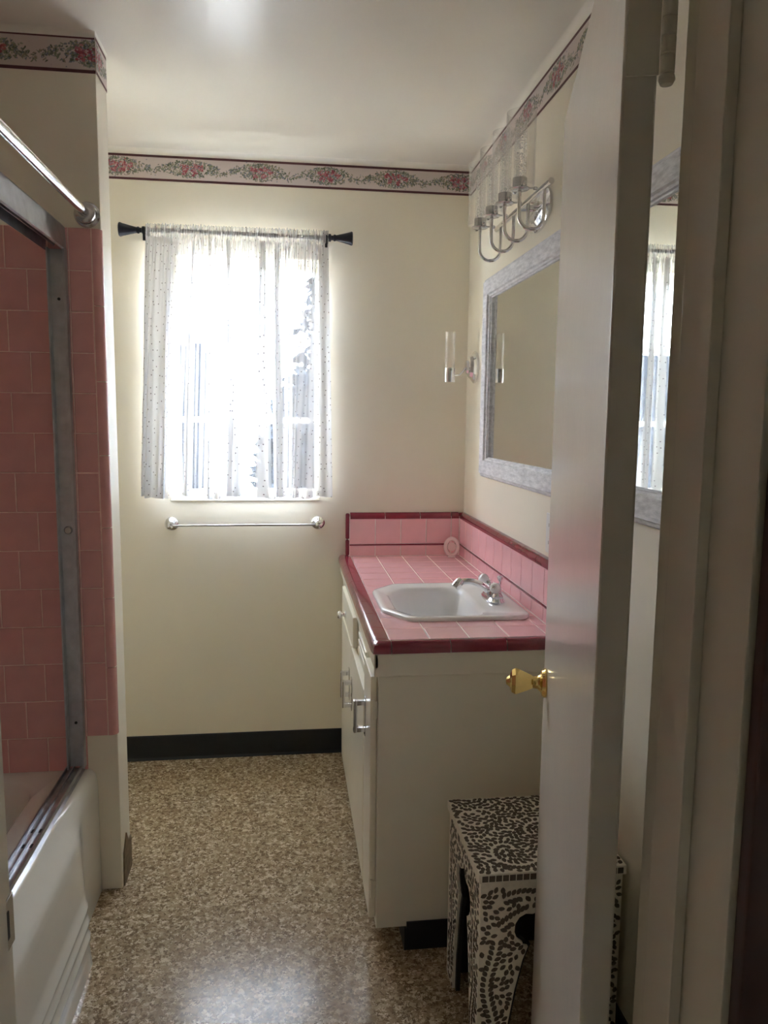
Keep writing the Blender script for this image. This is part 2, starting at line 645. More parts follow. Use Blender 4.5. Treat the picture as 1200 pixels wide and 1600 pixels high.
WX0, WX1, WZ0, WZ1 = -0.462, 0.133, 1.128, 2.094   # window opening
w = MB()
w.box(XL - T, WX0, YB, YB + 0.17, 0, ZC + 0.05)
w.box(WX1, XR + T, YB, YB + 0.17, 0, ZC + 0.05)
w.box(WX0, WX1, YB, YB + 0.17, 0, WZ0)
w.box(WX0, WX1, YB, YB + 0.17, WZ1, ZC + 0.05)
struct(w.build('wall_back', m_wall, smooth=False), 'cream painted back wall with the window', 'wall')
struct(MB().box(XR, XR + T, YH, YB, 0, ZC + 0.05).build('wall_right', m_wall, smooth=False),
       'cream painted right wall behind the vanity', 'wall')
wall_left = struct(MB().box(XL - T, XL, YH, YB, 0, ZC + 0.05).build('wall_left', m_wall, smooth=False),
                   'left wall of the tub alcove', 'wall')
wing = struct(MB().box(XL, XW, YW, YW + TW, 0, ZC + 0.02, 0.004).build('wall_wing', m_wall),
              'short cream wing wall at the foot of the bathtub', 'wall')
DX0, DX1, DZ = -0.335, 0.432, 2.06
w = MB()
w.box(XL, DX0, YH, YN, 0, ZC + 0.05)
w.box(DX1, XR, YH, YN, 0, ZC + 0.05)
w.box(DX0, DX1, YH, YN, DZ, ZC + 0.05)
struct(w.build('wall_near', m_wall, smooth=False), 'cream wall around the doorway', 'wall')

# ceiling: flat plaster with a small cove down to the wallpaper border
c = MB()
c.box(XL - T, XR + T, YH, YB + 0.17, ZC, ZC + 0.06)


def arc(n=8):
    return [(COVE * (1 - math.sin(a)), COVE * (1 - math.cos(a))) for a in [math.pi / 2 * k / n for k in range(n + 1)]]


# arc point: (distance from wall, drop below ceiling)
c.grid([[(XL, YB - d, ZC - h), (XR - d, YB - d, ZC - h)] for d, h in [(COVE * (1 - math.sin(t)), COVE * (1 - math.cos(t))) for t in [math.pi / 2 * k / 8 for k in range(9)]]])
c.grid([[(XR - d, YN, ZC - h), (XR - d, YB - d, ZC - h)] for d, h in [(COVE * (1 - math.sin(t)), COVE * (1 - math.cos(t))) for t in [math.pi / 2 * k / 8 for k in range(9)]]])
c.grid([[(XL, YW - d, ZC - h), (XW + d * 0.3, YW - d, ZC - h), (XW + d * 0.3, YW + TW, ZC - h)] for d, h in [(COVE * (1 - math.sin(t)), COVE * (1 - math.cos(t))) for t in [math.pi / 2 * k / 8 for k in range(9)]]])
struct(c.build('ceiling', m_ceil, fix=False), 'glossy cream plaster ceiling with coved edges', 'ceiling')

# hall behind the camera
h = MB()
h.box(-1.74, -1.6, -1.6, YH, 0, ZC + 0.05)
h.box(1.6, 1.74, -1.6, YH, 0, ZC + 0.05)
h.box(-1.74, 1.74, -1.74, -1.6, 0, ZC + 0.05)
struct(h.build('wall_hall', m_hallpaint, smooth=False), 'hall walls behind the doorway', 'wall')
struct(MB().box(-1.74, 1.74, -1.74, YH, ZC, ZC + 0.06).build('ceiling_hall', m_hallpaint, smooth=False), 'hall ceiling', 'ceiling')
struct(MB().box(-1.74, XL - T, YH, YH + 0.05, 0, ZC + 0.05).box(XR + T, 1.74, YH, YH + 0.05, 0, ZC + 0.05)
       .build('wall_hall_side', m_wall, smooth=False), 'hall wall beside the bathroom', 'wall')


# --- wallpaper border: printed strip, colours raster-drawn per vertex
def border_print(L, seed, phase=0.0, H=ZT - ZB, s=0.0016):
    rg = np.random.RandomState(seed)
    nc, nr = int(round(L / s)) + 1, int(round(H / s)) + 1
    a = np.zeros((nr, nc, 3))
    a[:] = (0.66, 0.575, 0.56)
    yy, xx = np.mgrid[0:nr, 0:nc]
    X, Z = xx * (L / (nc - 1)), yy * (H / (nr - 1))

    def blob(cx, cz, rx, rz, ang, col):
        x0, x1 = int((cx - max(rx, rz)) / s) - 1, int((cx + max(rx, rz)) / s) + 2
        z0, z1 = int((cz - max(rx, rz)) / s) - 1, int((cz + max(rx, rz)) / s) + 2
        x0, z0 = max(0, x0), max(0, z0)
        if x1 <= x0 or z1 <= z0 or x0 >= nc or z0 >= nr:
            return
        sx, sz = X[z0:z1, x0:x1] - cx, Z[z0:z1, x0:x1] - cz
        ca, sa = math.cos(ang), math.sin(ang)
        q = ((sx * ca + sz * sa) / rx) ** 2 + ((-sx * sa + sz * ca) / rz) ** 2
        a[z0:z1, x0:x1][q < 1] = col

    greens = [(0.10, 0.12, 0.08), (0.22, 0.25, 0.17), (0.16, 0.17, 0.15), (0.33, 0.34, 0.26), (0.20, 0.22, 0.27), (0.30, 0.26, 0.18)]
    reds = [(0.36, 0.07, 0.09), (0.45, 0.13, 0.15), (0.52, 0.24, 0.25), (0.28, 0.06, 0.09), (0.40, 0.16, 0.20)]
    per = 0.270
    k0 = int(math.floor(-phase / per)) - 1
    for k in range(k0, int(L / per) + 3):
        cx = phase + k * per
        zc = H * 0.52
        for _ in range(420):                                     # leaves of the bouquet
            u = rg.normal(0, 0.052)
            if abs(u) > 0.118:
                continue
            hh = 0.034 * (1 - (abs(u) / 0.135) ** 1.7)
            blob(cx + u, zc + rg.uniform(-hh, hh), rg.uniform(0.003, 0.0065), rg.uniform(0.0014, 0.0026),
                 rg.uniform(0, 3.14), greens[rg.randint(len(greens))])
        for _ in range(85):                                      # trailing garland to the next bouquet
            u = rg.uniform(0.07, 0.20)
            blob(cx + u, zc - 0.004 + 0.010 * math.sin(u * 40) + rg.normal(0, 0.0065), rg.uniform(0.003, 0.006),
                 rg.uniform(0.0012, 0.0022), rg.uniform(0, 3.14), greens[rg.randint(len(greens))])
        for (du, dz, rr) in ((-0.008, 0.006, 0.015), (0.020, 0.012, 0.011), (-0.030, 0.010, 0.010), (0.012, -0.012, 0.012),
                             (0.040, 0.002, 0.009), (-0.022, -0.012, 0.009)):
            for _ in range(16):
                blob(cx + du + rg.normal(0, rr * 0.5), zc + dz + rg.normal(0, rr * 0.42), rg.uniform(0.003, 0.006),
                     rg.uniform(0.002, 0.0045), rg.uniform(0, 3.14), reds[rg.randint(len(reds))])
        for _ in range(60):
            blob(cx + rg.normal(0, 0.045), zc + rg.normal(0, 0.017), 0.0022, 0.0018, 0, [(0.62, 0.50, 0.50), (0.25, 0.27, 0.36)][rg.randint(2)])
    a[Z > H - 0.0095] = (0.10, 0.025, 0.032)
    a[Z < 0.0085] = (0.10, 0.025, 0.032)
    return a


def border(name, p0, p1, nrm, seed, phase, label, lift=0.0):
    p0, p1, nrm = Vector(p0), Vector(p1), Vector(nrm) * 0.0015
    L = (p1 - p0).length
    a = border_print(L, seed, phase)
    nr, nc = a.shape[:2]
    t = np.linspace(0, 1, nc)
    zz = np.linspace(ZB, ZT, nr) + lift
    P = np.zeros((nr, nc, 3))
    for i in range(3):
        P[:, :, i] = (p0[i] + (p1[i] - p0[i]) * t)[None, :] + nrm[i]
    P[:, :, 2] = zz[:, None]
    org = P.reshape(-1, 3).mean(0)
    idx = np.arange(nr * nc).reshape(nr, nc)
    fc = np.stack([idx[:-1, :-1], idx[:-1, 1:], idx[1:, 1:], idx[1:, :-1]], -1).reshape(-1, 4)
    me = bpy.data.meshes.new(name)
    me.vertices.add(nr * nc)
    me.vertices.foreach_set('co', (P.reshape(-1, 3) - org).ravel())
    me.loops.add(len(fc) * 4)
    me.loops.foreach_set('vertex_index', fc.ravel())
    me.polygons.add(len(fc))
    me.polygons.foreach_set('loop_start', np.arange(len(fc)) * 4)
    me.polygons.foreach_set('loop_total', np.full(len(fc), 4))
    me.update()
    at = me.attributes.new('print', 'FLOAT_COLOR', 'POINT')
    at.data.foreach_set('color', np.concatenate([a.reshape(-1, 3), np.ones((nr * nc, 1))], 1).ravel())
    me.materials.append(m_print)
    ob = bpy.data.objects.new(name, me)
    COL.objects.link(ob)
    ob.location = org
    WORLD_LOC[ob] = Vector(org)
    struct(ob, label, 'border')
    return ob


border('trim_1', (-1.0, YB, 0), (XR, YB, 0), (0, -1, 0), 3, 0.362, 'floral wallpaper border along the back wall')
border('trim_2', (XR, YB, 0), (XR, YN, 0), (-1, 0, 0), 4, 0.20, 'floral wallpaper border along the right wall')
border('trim_3', (XL, YW, 0), (XW, YW, 0), (0, -1, 0), 5, 0.55, 'floral wallpaper border on the wing wall face', 0.012)
border('trim_4', (XW, YW, 0), (XW, YW + TW, 0), (1, 0, 0), 6, 0.02, 'floral wallpaper border on the wing wall end', 0.012)

# --- black vinyl baseboards
def base_profile(y0):
    return [(y0, 0.0), (y0 - 0.010, 0.0), (y0 - 0.006, 0.012), (y0 - 0.005, 0.103), (y0 - 0.003, 0.108), (y0, 0.108)]


struct(MB().prism(base_profile(YB), 'x', XL, 0.245).build('baseboard_back', m_black, smooth=False), 'black vinyl base along the back wall', 'baseboard')
struct(MB().prism([(XR - (YB - a), b) for a, b in base_profile(YB)], 'y', YN, 1.93).build('baseboard_right', m_black, smooth=False),
       'black vinyl base on the right wall behind the door', 'baseboard')
struct(MB().prism([(YW + 0.012, 0.001), (YW + 0.020, 0.105), (YW + 0.062, 0.150), (YW + 0.085, 0.112), (YW + TW, 0.108), (YW + TW, 0.001)],
                  'x', XW, XW + 0.004).build('baseboard_wing', m_brown, smooth=False),
       'torn brown baseboard remnant at the foot of the wing wall', 'baseboard')

# --- window: steel sash with three reeded panes
win = thing('window_1', ((WX0 + WX1) / 2, YB + 0.10, WZ0), 'white sash window with reeded glass behind the sheer curtain', 'window', kind='structure')
fr = MB()
GX0, GX1, GZ0, GZ1 = WX0 + 0.022, WX1 - 0.012, WZ0 + 0.025, WZ1 - 0.028
fr.box(WX0, GX0, YB + 0.085, YB + 0.125, WZ0, WZ1, 0.003)
fr.box(GX1, WX1, YB + 0.085, YB + 0.125, WZ0, WZ1, 0.003)
fr.box(GX0, GX1, YB + 0.085, YB + 0.125, WZ0, GZ0, 0.003)
fr.box(GX0, GX1, YB + 0.085, YB + 0.125, GZ1, WZ1, 0.003)
fr.build('window_frame', m_wood, win)
bars = [1.447, 1.775]
for z in bars:
    MB().box(GX0, GX1, YB + 0.09, YB + 0.118, z - 0.011, z + 0.011, 0.003).build('glazing_bar', m_wood, win)
for (z0, z1, mm) in ((GZ0, 1.436, m_reed_h), (1.458, 1.764, m_reed_h), (1.786, GZ1, m_reed_v)):
    MB().box(GX0, GX1, YB + 0.102, YB + 0.106, z0, z1).build('pane', mm, win, smooth=False)
MB().box(WX0 - 0.012, WX1 + 0.006, YB - 0.016, YB + 0.09, WZ0 - 0.014, WZ0 + 0.004, 0.004).build('window_sill', m_wood, win)

# --- doorway lining and hall casing
jl = thing('trim_5', (0.05, 0.70, 0), 'cream painted door frame with rebated stop', 'door frame', kind='structure')
jr = MB().box(0.410, DX1, YH, YN + 0.004, 0, DZ, 0.003).build('hinge_jamb', m_wood, jl)
MB().box(-0.335, -0.291, YH, YN + 0.004, 0, DZ, 0.003).build('strike_jamb', m_wood, jl)
MB().box(-0.291, 0.410, YH, YN + 0.004, DZ - 0.02, DZ, 0.003).build('head_jamb', m_wood, jl)
MB().box(0.397, 0.4105, 0.690, 0.748, 0, DZ - 0.02, 0.003).build('door_stop', m_wood, jl)
MB().box(-0.2915, -0.278, 0.690, 0.748, 0, DZ - 0.02, 0.003).build('door_stop', m_wood, jl)
MB().box(-0.291, 0.410, 0.690, 0.748, DZ - 0.033, DZ - 0.0195, 0.003).build('door_stop', m_wood, jl)
sp = MB().box(-0.2915, -0.2890, 0.760, 0.7945, 0.905, 0.960, 0.0008).build('strike_plate', m_nickel, jl)
MB().box(-0.2892, -0.2885, 0.764, 0.780, 0.918, 0.948).build('latch_hole', m_dark, sp, smooth=False)
cas = MB()
cas.box(0.416, 0.50, YH - 0.018, YH, 0, DZ + 0.07, 0.004)
cas.box(-0.41, -0.322, YH - 0.018, YH, 0, DZ + 0.07, 0.004)
cas.box(-0.322, 0.416, YH - 0.018, YH, DZ - 0.01, DZ + 0.07, 0.004)
struct(cas.build('trim_6', m_hallwood), 'dark red-brown wooden casing on the hall side of the doorway', 'casing')

# --- the open door
AO = math.radians(15.2)
door = thing('door_1', (0.346, 0.80, 0), 'cream gloss flush door standing open at the right', 'door', rz=math.pi / 2 - AO, kind='structure')
MB().box(0, 0.725, -0.035, 0, 0.012, 2.035, 0.0035, 3).build('slab', m_door, door, local=True)


def door_hinge(z0):
    hb = MB()
    hb.box(-0.0022, 0.0, -0.036, -0.003, z0, z0 + 0.089, 0.0006)      # leaf on the door edge
    hn = hb.build('hinge', m_wood, door, local=True)
    for k in range(5):
        kk = MB().lathe([(0.0050, 0), (0.0075, 0.0008), (0.0075, 0.0166), (0.0050, 0.0174)], (-0.004, -0.0435, z0 + 0.0178 * k), n=16)
        o = kk.build('knuckle', m_wood, door, local=True)
        o.parent = hn
        o.location = o.location - hn.location
    kk = MB().lathe([(0.004, 0.0), (0.0075, -0.002), (0.0085, -0.006), (0.006, -0.011), (0.001, -0.013)], (-0.004, -0.0435, z0), n=16)
    o = kk.build('finial', m_wood, door, local=True)
    o.parent = hn
    o.location = o.location - hn.location


door_hinge(1.812)
door_hinge(0.22)
kn = MB()
kx, kz = 0.66, 0.932
kn.lathe([(0.029, 0), (0.030, 0.003), (0.026, 0.009), (0.018, 0.012), (0.013, 0.018), (0.012, 0.028)], (kx, 0, kz), 'y', 28)
rose = kn.build('rosette', m_brass, door, local=True)
k2 = MB()
k2.lathe([(0.012, 0.026), (0.016, 0.032), (0.0265, 0.056), (0.028, 0.062), (0.024, 0.069), (0.013, 0.073), (0.010, 0.076), (0.007, 0.080), (0.001, 0.081)], (kx, 0, kz), 'y', 8)
k2.build('knob', m_brass, door, local=True, angle=20)
MB().box(0.7248, 0.7262, -0.028, -0.007, kz - 0.028, kz + 0.028, 0.0004).build('latch_plate', m_brass, door, local=True)

# ------------------------------------------------------------------ tiled wing wall and tub alcove
TP = 0.1132          # tile pitch
GAP = 0.0022
TILE_CACHE = {}


def tile_mesh(w_, h_, mat_, t=0.008, bev=0.0018, nm='tile'):
    """A glazed tile lying in local x (width) and z (height), face towards -y, back at y=0."""
    key = (round(w_, 4), round(h_, 4), mat_.name, t)
    if key in TILE_CACHE:
        return TILE_CACHE[key]
    a, b_ = w_ / 2, h_ / 2
    vs_ = [(-a, 0, -b_), (a, 0, -b_), (a, 0, b_), (-a, 0, b_)]
    vs_ += [(-a, -t + bev, -b_), (a, -t + bev, -b_), (a, -t + bev, b_), (-a, -t + bev, b_)]
    q = bev
    vs_ += [(-a + q, -t, -b_ + q), (a - q, -t, -b_ + q), (a - q, -t, b_ - q), (-a + q, -t, b_ - q)]
    fs = [(8, 9, 10, 11)]
    for i in range(4):
        j = (i + 1) % 4
        fs += [(i, j, 4 + j, 4 + i), (4 + i, 4 + j, 8 + j, 8 + i)]
    me = bpy.data.meshes.new(nm)
    me.from_pydata(vs_, [], fs)
    bm_ = bmesh.new()
    bm_.from_mesh(me)
    bmesh.ops.recalc_face_normals(bm_, faces=bm_.faces)
    bm_.to_mesh(me)
    bm_.free()
    me.materials.append(mat_)
    TILE_CACHE[key] = me
    return me


# grout bed on the wing face (behind the tiles); tub side down to the rim, outer strip down to 0.50
ZTOP, ZOUT, ZRIM = 1.976, 0.502, 0.398
XJ = -0.603                      # outer edge of the shower jamb
gb = MB()
gb.box(XL, XJ, YW - 0.0070, YW, ZRIM, ZTOP)
gb.box(XJ, XW - 0.022, YW - 0.0070, YW, ZOUT, ZTOP)
gb.build('grout_bed', m_grout_tub, wing, smooth=False)
rows = []
z = ZOUT - 0.1085
zs = [0.392] + [0.502 + TP * k for k in range(13)] + [ZTOP]
for r in range(len(zs) - 1):
    z0, z1 = zs[r], zs[r + 1]
    if z1 - z0 < 0.02:
        continue
    off = -0.7115 if r % 2 == 0 else -0.7115 - TP / 2
    # tub side, running bond, clipped at the left wall and at the outer column
    k = 6
    for k in range(-8, 4):
        x0, x1 = off + k * TP, off + (k + 1) * TP
        x0, x1 = max(x0, XL), min(x1, XJ + 0.004)
        if x1 - x0 < 0.012:
            continue
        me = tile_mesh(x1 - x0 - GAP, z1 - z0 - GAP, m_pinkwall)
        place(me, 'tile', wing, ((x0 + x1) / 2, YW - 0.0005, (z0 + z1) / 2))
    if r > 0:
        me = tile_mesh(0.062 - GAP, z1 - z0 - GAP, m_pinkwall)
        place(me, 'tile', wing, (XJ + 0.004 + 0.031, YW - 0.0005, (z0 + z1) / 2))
# bullnose trim turning the corner
nb = 7
hb_ = (ZTOP - ZOUT) / nb
bx0 = XJ + 0.066
bme = None
for k in range(nb):
    prof = [(bx0 + GAP, YW), (bx0 + GAP, YW - 0.0085)]
    R = 0.018
    xe = XW + 0.001
    for i in range(7):
        t = math.pi / 2 * i / 6
        prof.append((xe - R + R * math.sin(t), YW - 0.0085 + R - R * math.cos(t)))
    prof.append((xe, YW + 0.012))
    prof.append((xe - 0.004, YW + 0.012))
    if bme is None:
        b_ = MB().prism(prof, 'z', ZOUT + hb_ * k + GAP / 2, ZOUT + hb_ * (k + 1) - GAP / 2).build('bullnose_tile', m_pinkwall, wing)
        bme = b_
    else:
        o = bme.copy()
        COL.objects.link(o)
        o.location = bme.location + Vector((0, 0, hb_ * k))
# left wall tiles
gb = MB().box(XL, XL + 0.0070, YN + 0.002, YW - 0.006, ZRIM, ZTOP).build('grout_bed', m_grout_tub, wall_left, smooth=False)
for r in range(len(zs) - 1):
    z0, z1 = zs[r], zs[r + 1]
    if z1 - z0 < 0.02:
        continue
    off = 0 if r % 2 == 0 else -TP / 2
    for k in range(0, 15):
        y0, y1 = YN + off + k * TP, YN + off + (k + 1) * TP
        y0, y1 = max(y0, YN + 0.003), min(y1, YW - 0.008)
        if y1 - y0 < 0.012:
            continue
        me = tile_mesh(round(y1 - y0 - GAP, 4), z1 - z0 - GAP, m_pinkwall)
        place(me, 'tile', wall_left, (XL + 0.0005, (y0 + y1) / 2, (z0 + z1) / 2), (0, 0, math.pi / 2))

# ------------------------------------------------------------------ bathtub
tub = thing('bathtub', ((XL - 0.57) / 2, 1.55, 0), 'white enamelled bathtub with ribbed apron along the left side', 'bathtub')
TY0, TY1 = YN + 0.002, YW - 0.001


def sstep(a, b, x):
    t = max(0.0, min(1.0, (x - a) / (b - a)))
    return t * t * (3 - 2 * t)


A = [(-0.668, 0.398), (-0.625, 0.400), (-0.605, 0.3995), (-0.590, 0.394), (-0.581, 0.383), (-0.576, 0.365), (-0.574, 0.345), (-0.574, 0.325),
     (-0.574, 0.305), (-0.574, 0.285), (-0.574, 0.24), (-0.5735, 0.20), (-0.5735, 0.160), (-0.5735, 0.154), (-0.5735, 0.146), (-0.5735, 0.140), (-0.573, 0.122), (-0.573, 0.116),
     (-0.573, 0.108), (-0.573, 0.102), (-0.573, 0.084), (-0.573, 0.078), (-0.573, 0.070), (-0.573, 0.064), (-0.573, 0.03), (-0.573, 0.0)]
B = [(-0.668, 0.398), (-0.625, 0.400), (-0.611, 0.4000), (-0.604, 0.3970), (-0.599, 0.3910), (-0.580, 0.3690), (-0.559, 0.3480), (-0.5515, 0.3390),
     (-0.5480, 0.3270), (-0.546, 0.308), (-0.542, 0.24), (-0.539, 0.20), (-0.536, 0.160), (-0.531, 0.157), (-0.531, 0.147), (-0.536, 0.143), (-0.533, 0.122), (-0.528, 0.119),
     (-0.528, 0.109), (-0.533, 0.105), (-0.530, 0.084), (-0.525, 0.081), (-0.525, 0.071), (-0.529, 0.067), (-0.525, 0.03), (-0.522, 0.0)]
ys = [TY0 + (1.90 - TY0) * k / 12 for k in range(13)] + [1.93, 1.95, 1.965, 1.98, 1.995, 2.01, 2.025, 2.04, 2.055, 2.07, 2.085, 2.10, 2.12, 2.14, 2.17, 2.20, 2.23, 2.26, TY1]
rows_ = []
for y in ys:
    row = []
    for (xa, za), (xb, zb) in zip(A, B):
        wv = 1 - sstep(1.965, 2.115 - 0.09 * max(0, min(1, (za - 0.2) / -0.2)), y)
        row.append((xa + (xb - xa) * wv, y, za + (zb - za) * wv))
    rows_.append(row)
MB().grid(rows_).build('apron', m_tub, tub, angle=60)


def rrect(cx, cy, hx, hy, r, z, n=6):
    out = []
    for (sx, sy, a0) in ((1, 1, 0), (-1, 1, 90), (-1, -1, 180), (1, -1, 270)):
        for k in range(n + 1):
            a = math.radians(a0 + 90 * k / n)
            out.append((cx + sx * (hx - r) + r * math.cos(a), cy + sy * (hy - r) + r * math.sin(a), z))
    return out


tcx, tcy = (XL + 0.010 - 0.668) / 2, (TY0 + TY1) / 2
thx, thy = (-0.668 - XL - 0.010) / 2, (TY1 - TY0) / 2 - 0.006
loops = [rrect(tcx, tcy, thx, thy, 0.004, 0.398), rrect(tcx - 0.005, tcy, thx - 0.035, thy - 0.05, 0.10, 0.398),
         rrect(tcx - 0.005, tcy, thx - 0.048, thy - 0.062, 0.10, 0.388), rrect(tcx - 0.005, tcy, thx - 0.06, thy - 0.09, 0.10, 0.30),
         rrect(tcx - 0.005, tcy, thx - 0.08, thy - 0.14, 0.10, 0.12), rrect(tcx - 0.005, tcy, thx - 0.12, thy - 0.19, 0.08, 0.075)]
bs = MB()
bs.grid([lp + [lp[0]] for lp in loops])
bs.add(loops[-1], [tuple(range(len(loops[-1])))])
bs.build('basin', m_tub, tub, angle=60, fix=False)

# shower enclosure frame (doors are gone)
sf = thing('shower_door_frame', (-0.63, 1.55, 0.40), 'worn aluminium shower door frame without doors on the tub rim', 'shower frame')
jm = MB()
jm.box(-0.650, -0.646, 2.255, 2.2875, 0.413, 1.915)
jm.box(-0.650, -0.606, 2.279, 2.2875, 0.413, 1.915, 0.001)
jm.box(-0.609, -0.602, 2.262, 2.2875, 0.413, 1.915, 0.001)
jo = jm.build('jamb_channel', m_alu, sf)
for zz in (1.78, 0.55):
    MB().lathe([(0.0042, 0.0), (0.0042, 0.0022), (0.002, 0.003)], (-0.626, 2.2792, zz), '-y', 12).build('screw', m_dark, jo)
MB().lathe([(0.012, 0.0), (0.012, 0.006), (0.009, 0.009), (0.004, 0.009)], (-0.625, 2.2792, 1.13), '-y', 20).build('bumper', m_nickel, jo)
hd = MB()
hp = [(-0.664, 1.915), (-0.664, 1.972), (-0.655, 1.985), (-0.615, 1.985), (-0.606, 1.975), (-0.603, 1.915), (-0.608, 1.912), (-0.611, 1.962), (-0.632, 1.966),
      (-0.634, 1.925), (-0.637, 1.925), (-0.638, 1.966), (-0.656, 1.962), (-0.659, 1.912)]
hd.prism(hp, 'y', YN + 0.003, 2.2870)
hd.build('header_track', m_alu, sf, angle=25)
tk = MB()
tp = [(-0.658, 0.4005), (-0.658, 0.416), (-0.655, 0.416), (-0.654, 0.405), (-0.640, 0.405), (-0.639, 0.414), (-0.636, 0.414), (-0.635, 0.405), (-0.621, 0.405),
      (-0.620, 0.412), (-0.617, 0.412), (-0.614, 0.4035), (-0.606, 0.4005)]
tk.prism(tp, 'y', YN + 0.003, 2.2870)
tko = tk.build('bottom_track', m_alu, sf, angle=25)
for yy in (1.93, 1.86):
    for xx in (-0.647, -0.628):
        MB().box(xx - 0.003, xx + 0.003, yy - 0.008, yy + 0.008, 0.4045, 0.4062, 0.0006).build('drain_hole', m_dark, tko)

# shower curtain rod
sr = thing('shower_curtain_rod', (-0.546, 1.55, 2.017), 'chrome shower curtain rod above the tub, running to the wing wall', 'curtain rod')
MB().tube([(-0.546, YN + 0.002, 2.012), (-0.546, YW - 0.004, 2.012)], 0.0125, 20).build('rod', m_chrome, sr)
fl = MB().lathe([(0.034, 0.0), (0.035, 0.006), (0.031, 0.011), (0.027, 0.013), (0.029, 0.018), (0.027, 0.032), (0.021, 0.036), (0.0135, 0.037)], (-0.546, YW - 0.0005, 2.012), '-y', 28)
fl.build('flange', m_nickel, sr)
MB().lathe([(0.034, 0.0), (0.035, 0.006), (0.031, 0.011), (0.027, 0.013), (0.029, 0.018), (0.027, 0.032), (0.021, 0.036), (0.0135, 0.037)], (-0.546, YN + 0.0005, 2.012), 'y', 28).build('flange', m_nickel, sr)

# ------------------------------------------------------------------ vanity cabinet
VX, VY, VZ = 0.238, 1.93, 0.848       # face-frame plane, near side plane, top of the carcass
van = thing('vanity_cabinet', (0.5, 2.57, 0), 'cream painted vanity cabinet under the pink tile counter', 'cabinet')
MB().prism([(VX, 0.066), (VX, VZ), (XR - 0.002, VZ), (XR - 0.002, 0.0), (0.322, 0.0), (0.322, 0.066)], 'y', VY, VY + 0.018, 0.003).build('side_panel', m_cab, van)
MB().prism([(VX, 0.066), (VX, VZ), (XR - 0.002, VZ), (XR - 0.002, 0.0), (0.322, 0.0), (0.322, 0.066)], 'y', YB - 0.030, YB - 0.012, 0.003).build('side_panel', m_cab, van)
MB().box(VX, VX + 0.019, VY + 0.018, YB - 0.030, 0.066, VZ).build('face_frame', m_cab, van, smooth=False)
MB().box(VX + 0.019, XR - 0.012, VY + 0.018, YB - 0.030, 0.066, 0.084).build('bottom_panel', m_cab, van, smooth=False)
MB().box(0.3226, 0.338, VY + 0.018, YB - 0.030, 0.0, 0.0655).build('toe_board', m_cab, van, smooth=False)
MB().box(VX - 0.013, XR - 0.002, VY - 0.010, VY + 0.0005, 0.785, VZ, 0.004).build('side_rail', m_cab, van)
MB().box(VX - 0.013, VX + 0.0005, VY - 0.010, YB - 0.012, 0.806, VZ, 0.004).build('front_rail', m_cab, van)
MB().box(0.322, XR - 0.012, VY - 0.007, VY - 0.0005, 0.0, 0.082, 0.001).build('side_base', m_black, van)
MB().box(0.316, 0.3225, VY - 0.007, YB - 0.015, 0.0, 0.066, 0.001).build('toe_base', m_black, van)


def pull(y, zc, parent, ln=0.095):
    """Chrome D-pull on a door face."""
    x0 = VX - 0.019
    p = MB()
    p.box(x0 - 0.034, x0 - 0.024, y - 0.010, y + 0.010, zc - ln / 2, zc + ln / 2, 0.002)
    p.box(x0 - 0.030, x0, y - 0.008, y + 0.008, zc + ln / 2 - 0.015, zc + ln / 2 - 0.001, 0.0015)
    p.box(x0 - 0.030, x0, y - 0.008, y + 0.008, zc - ln / 2 + 0.001, zc - ln / 2 + 0.015, 0.0015)
    p.box(x0 - 0.0025, x0, y - 0.012, y + 0.012, zc - ln / 2 - 0.010, zc + ln / 2 + 0.010, 0.001)
    return p.build('handle', m_chrome, parent)


def cab_door(y0, y1, z0, z1, py, pz, hinge_y=None):
    d = MB()
    d.box(VX - 0.019, VX - 0.0003, y0, y1, z0, z1, 0.004)
    o = d.build('door', m_cab, van)
    if py is not None:
        pull(py, pz, o)
    if hinge_y is not None:
        for zz in (z1 - 0.09, z0 + 0.09):
            hgo = MB()
            hgo.tube([(VX - 0.012, hinge_y, zz - 0.026), (VX - 0.012, hinge_y, zz + 0.026)], 0.0045, 10)
            hgo.box(VX - 0.012, VX - 0.0006, hinge_y - 0.004, hinge_y - 0.001, zz - 0.024, zz + 0.024)
            hgo.build('hinge', m_cab, o)
    return o


cab_door(1.950, 2.115, 0.085, 0.778, 2.075, 0.620, 1.946)
cab_door(2.140, 2.566, 0.085, 0.672, 2.520, 0.520)
cab_door(2.574, 3.000, 0.085, 0.672, 2.620, 0.520)
dr = MB().box(VX - 0.019, VX - 0.0003, 2.50, 3.00, 0.685, 0.792, 0.004).build('drawer', m_cab, van)
MB().lathe([(0.014, 0), (0.014, 0.003), (0.007, 0.006), (0.007, 0.016), (0.014, 0.020), (0.016, 0.027), (0.012, 0.032), (0.001, 0.033)], (VX - 0.019, 2.80, 0.725), '-x', 20).build('knob', m_chrome, dr)
vp = MB().box(VX - 0.006, VX - 0.0003, 2.145, 2.40, 0.705, 0.792, 0.002).build('vent_panel', m_cab, van)
for k in range(3):
    MB().box(VX - 0.012, VX - 0.0055, 2.16, 2.385, 0.718 + 0.024 * k, 0.731 + 0.024 * k, 0.003).build('slat', m_cab, vp)

# ------------------------------------------------------------------ tiled counter
CZ = 0.877
ctr = thing('vanity_counter', (0.49, 2.56, VZ + 0.001), 'pink tiled vanity counter edged in burgundy tile', 'counter')
SINK = [(0.283, 2.235), (0.350, 2.120), (0.690, 2.115), (0.720, 2.150), (0.720, 2.560), (0.690, 2.592), (0.365, 2.592), (0.283, 2.500)]


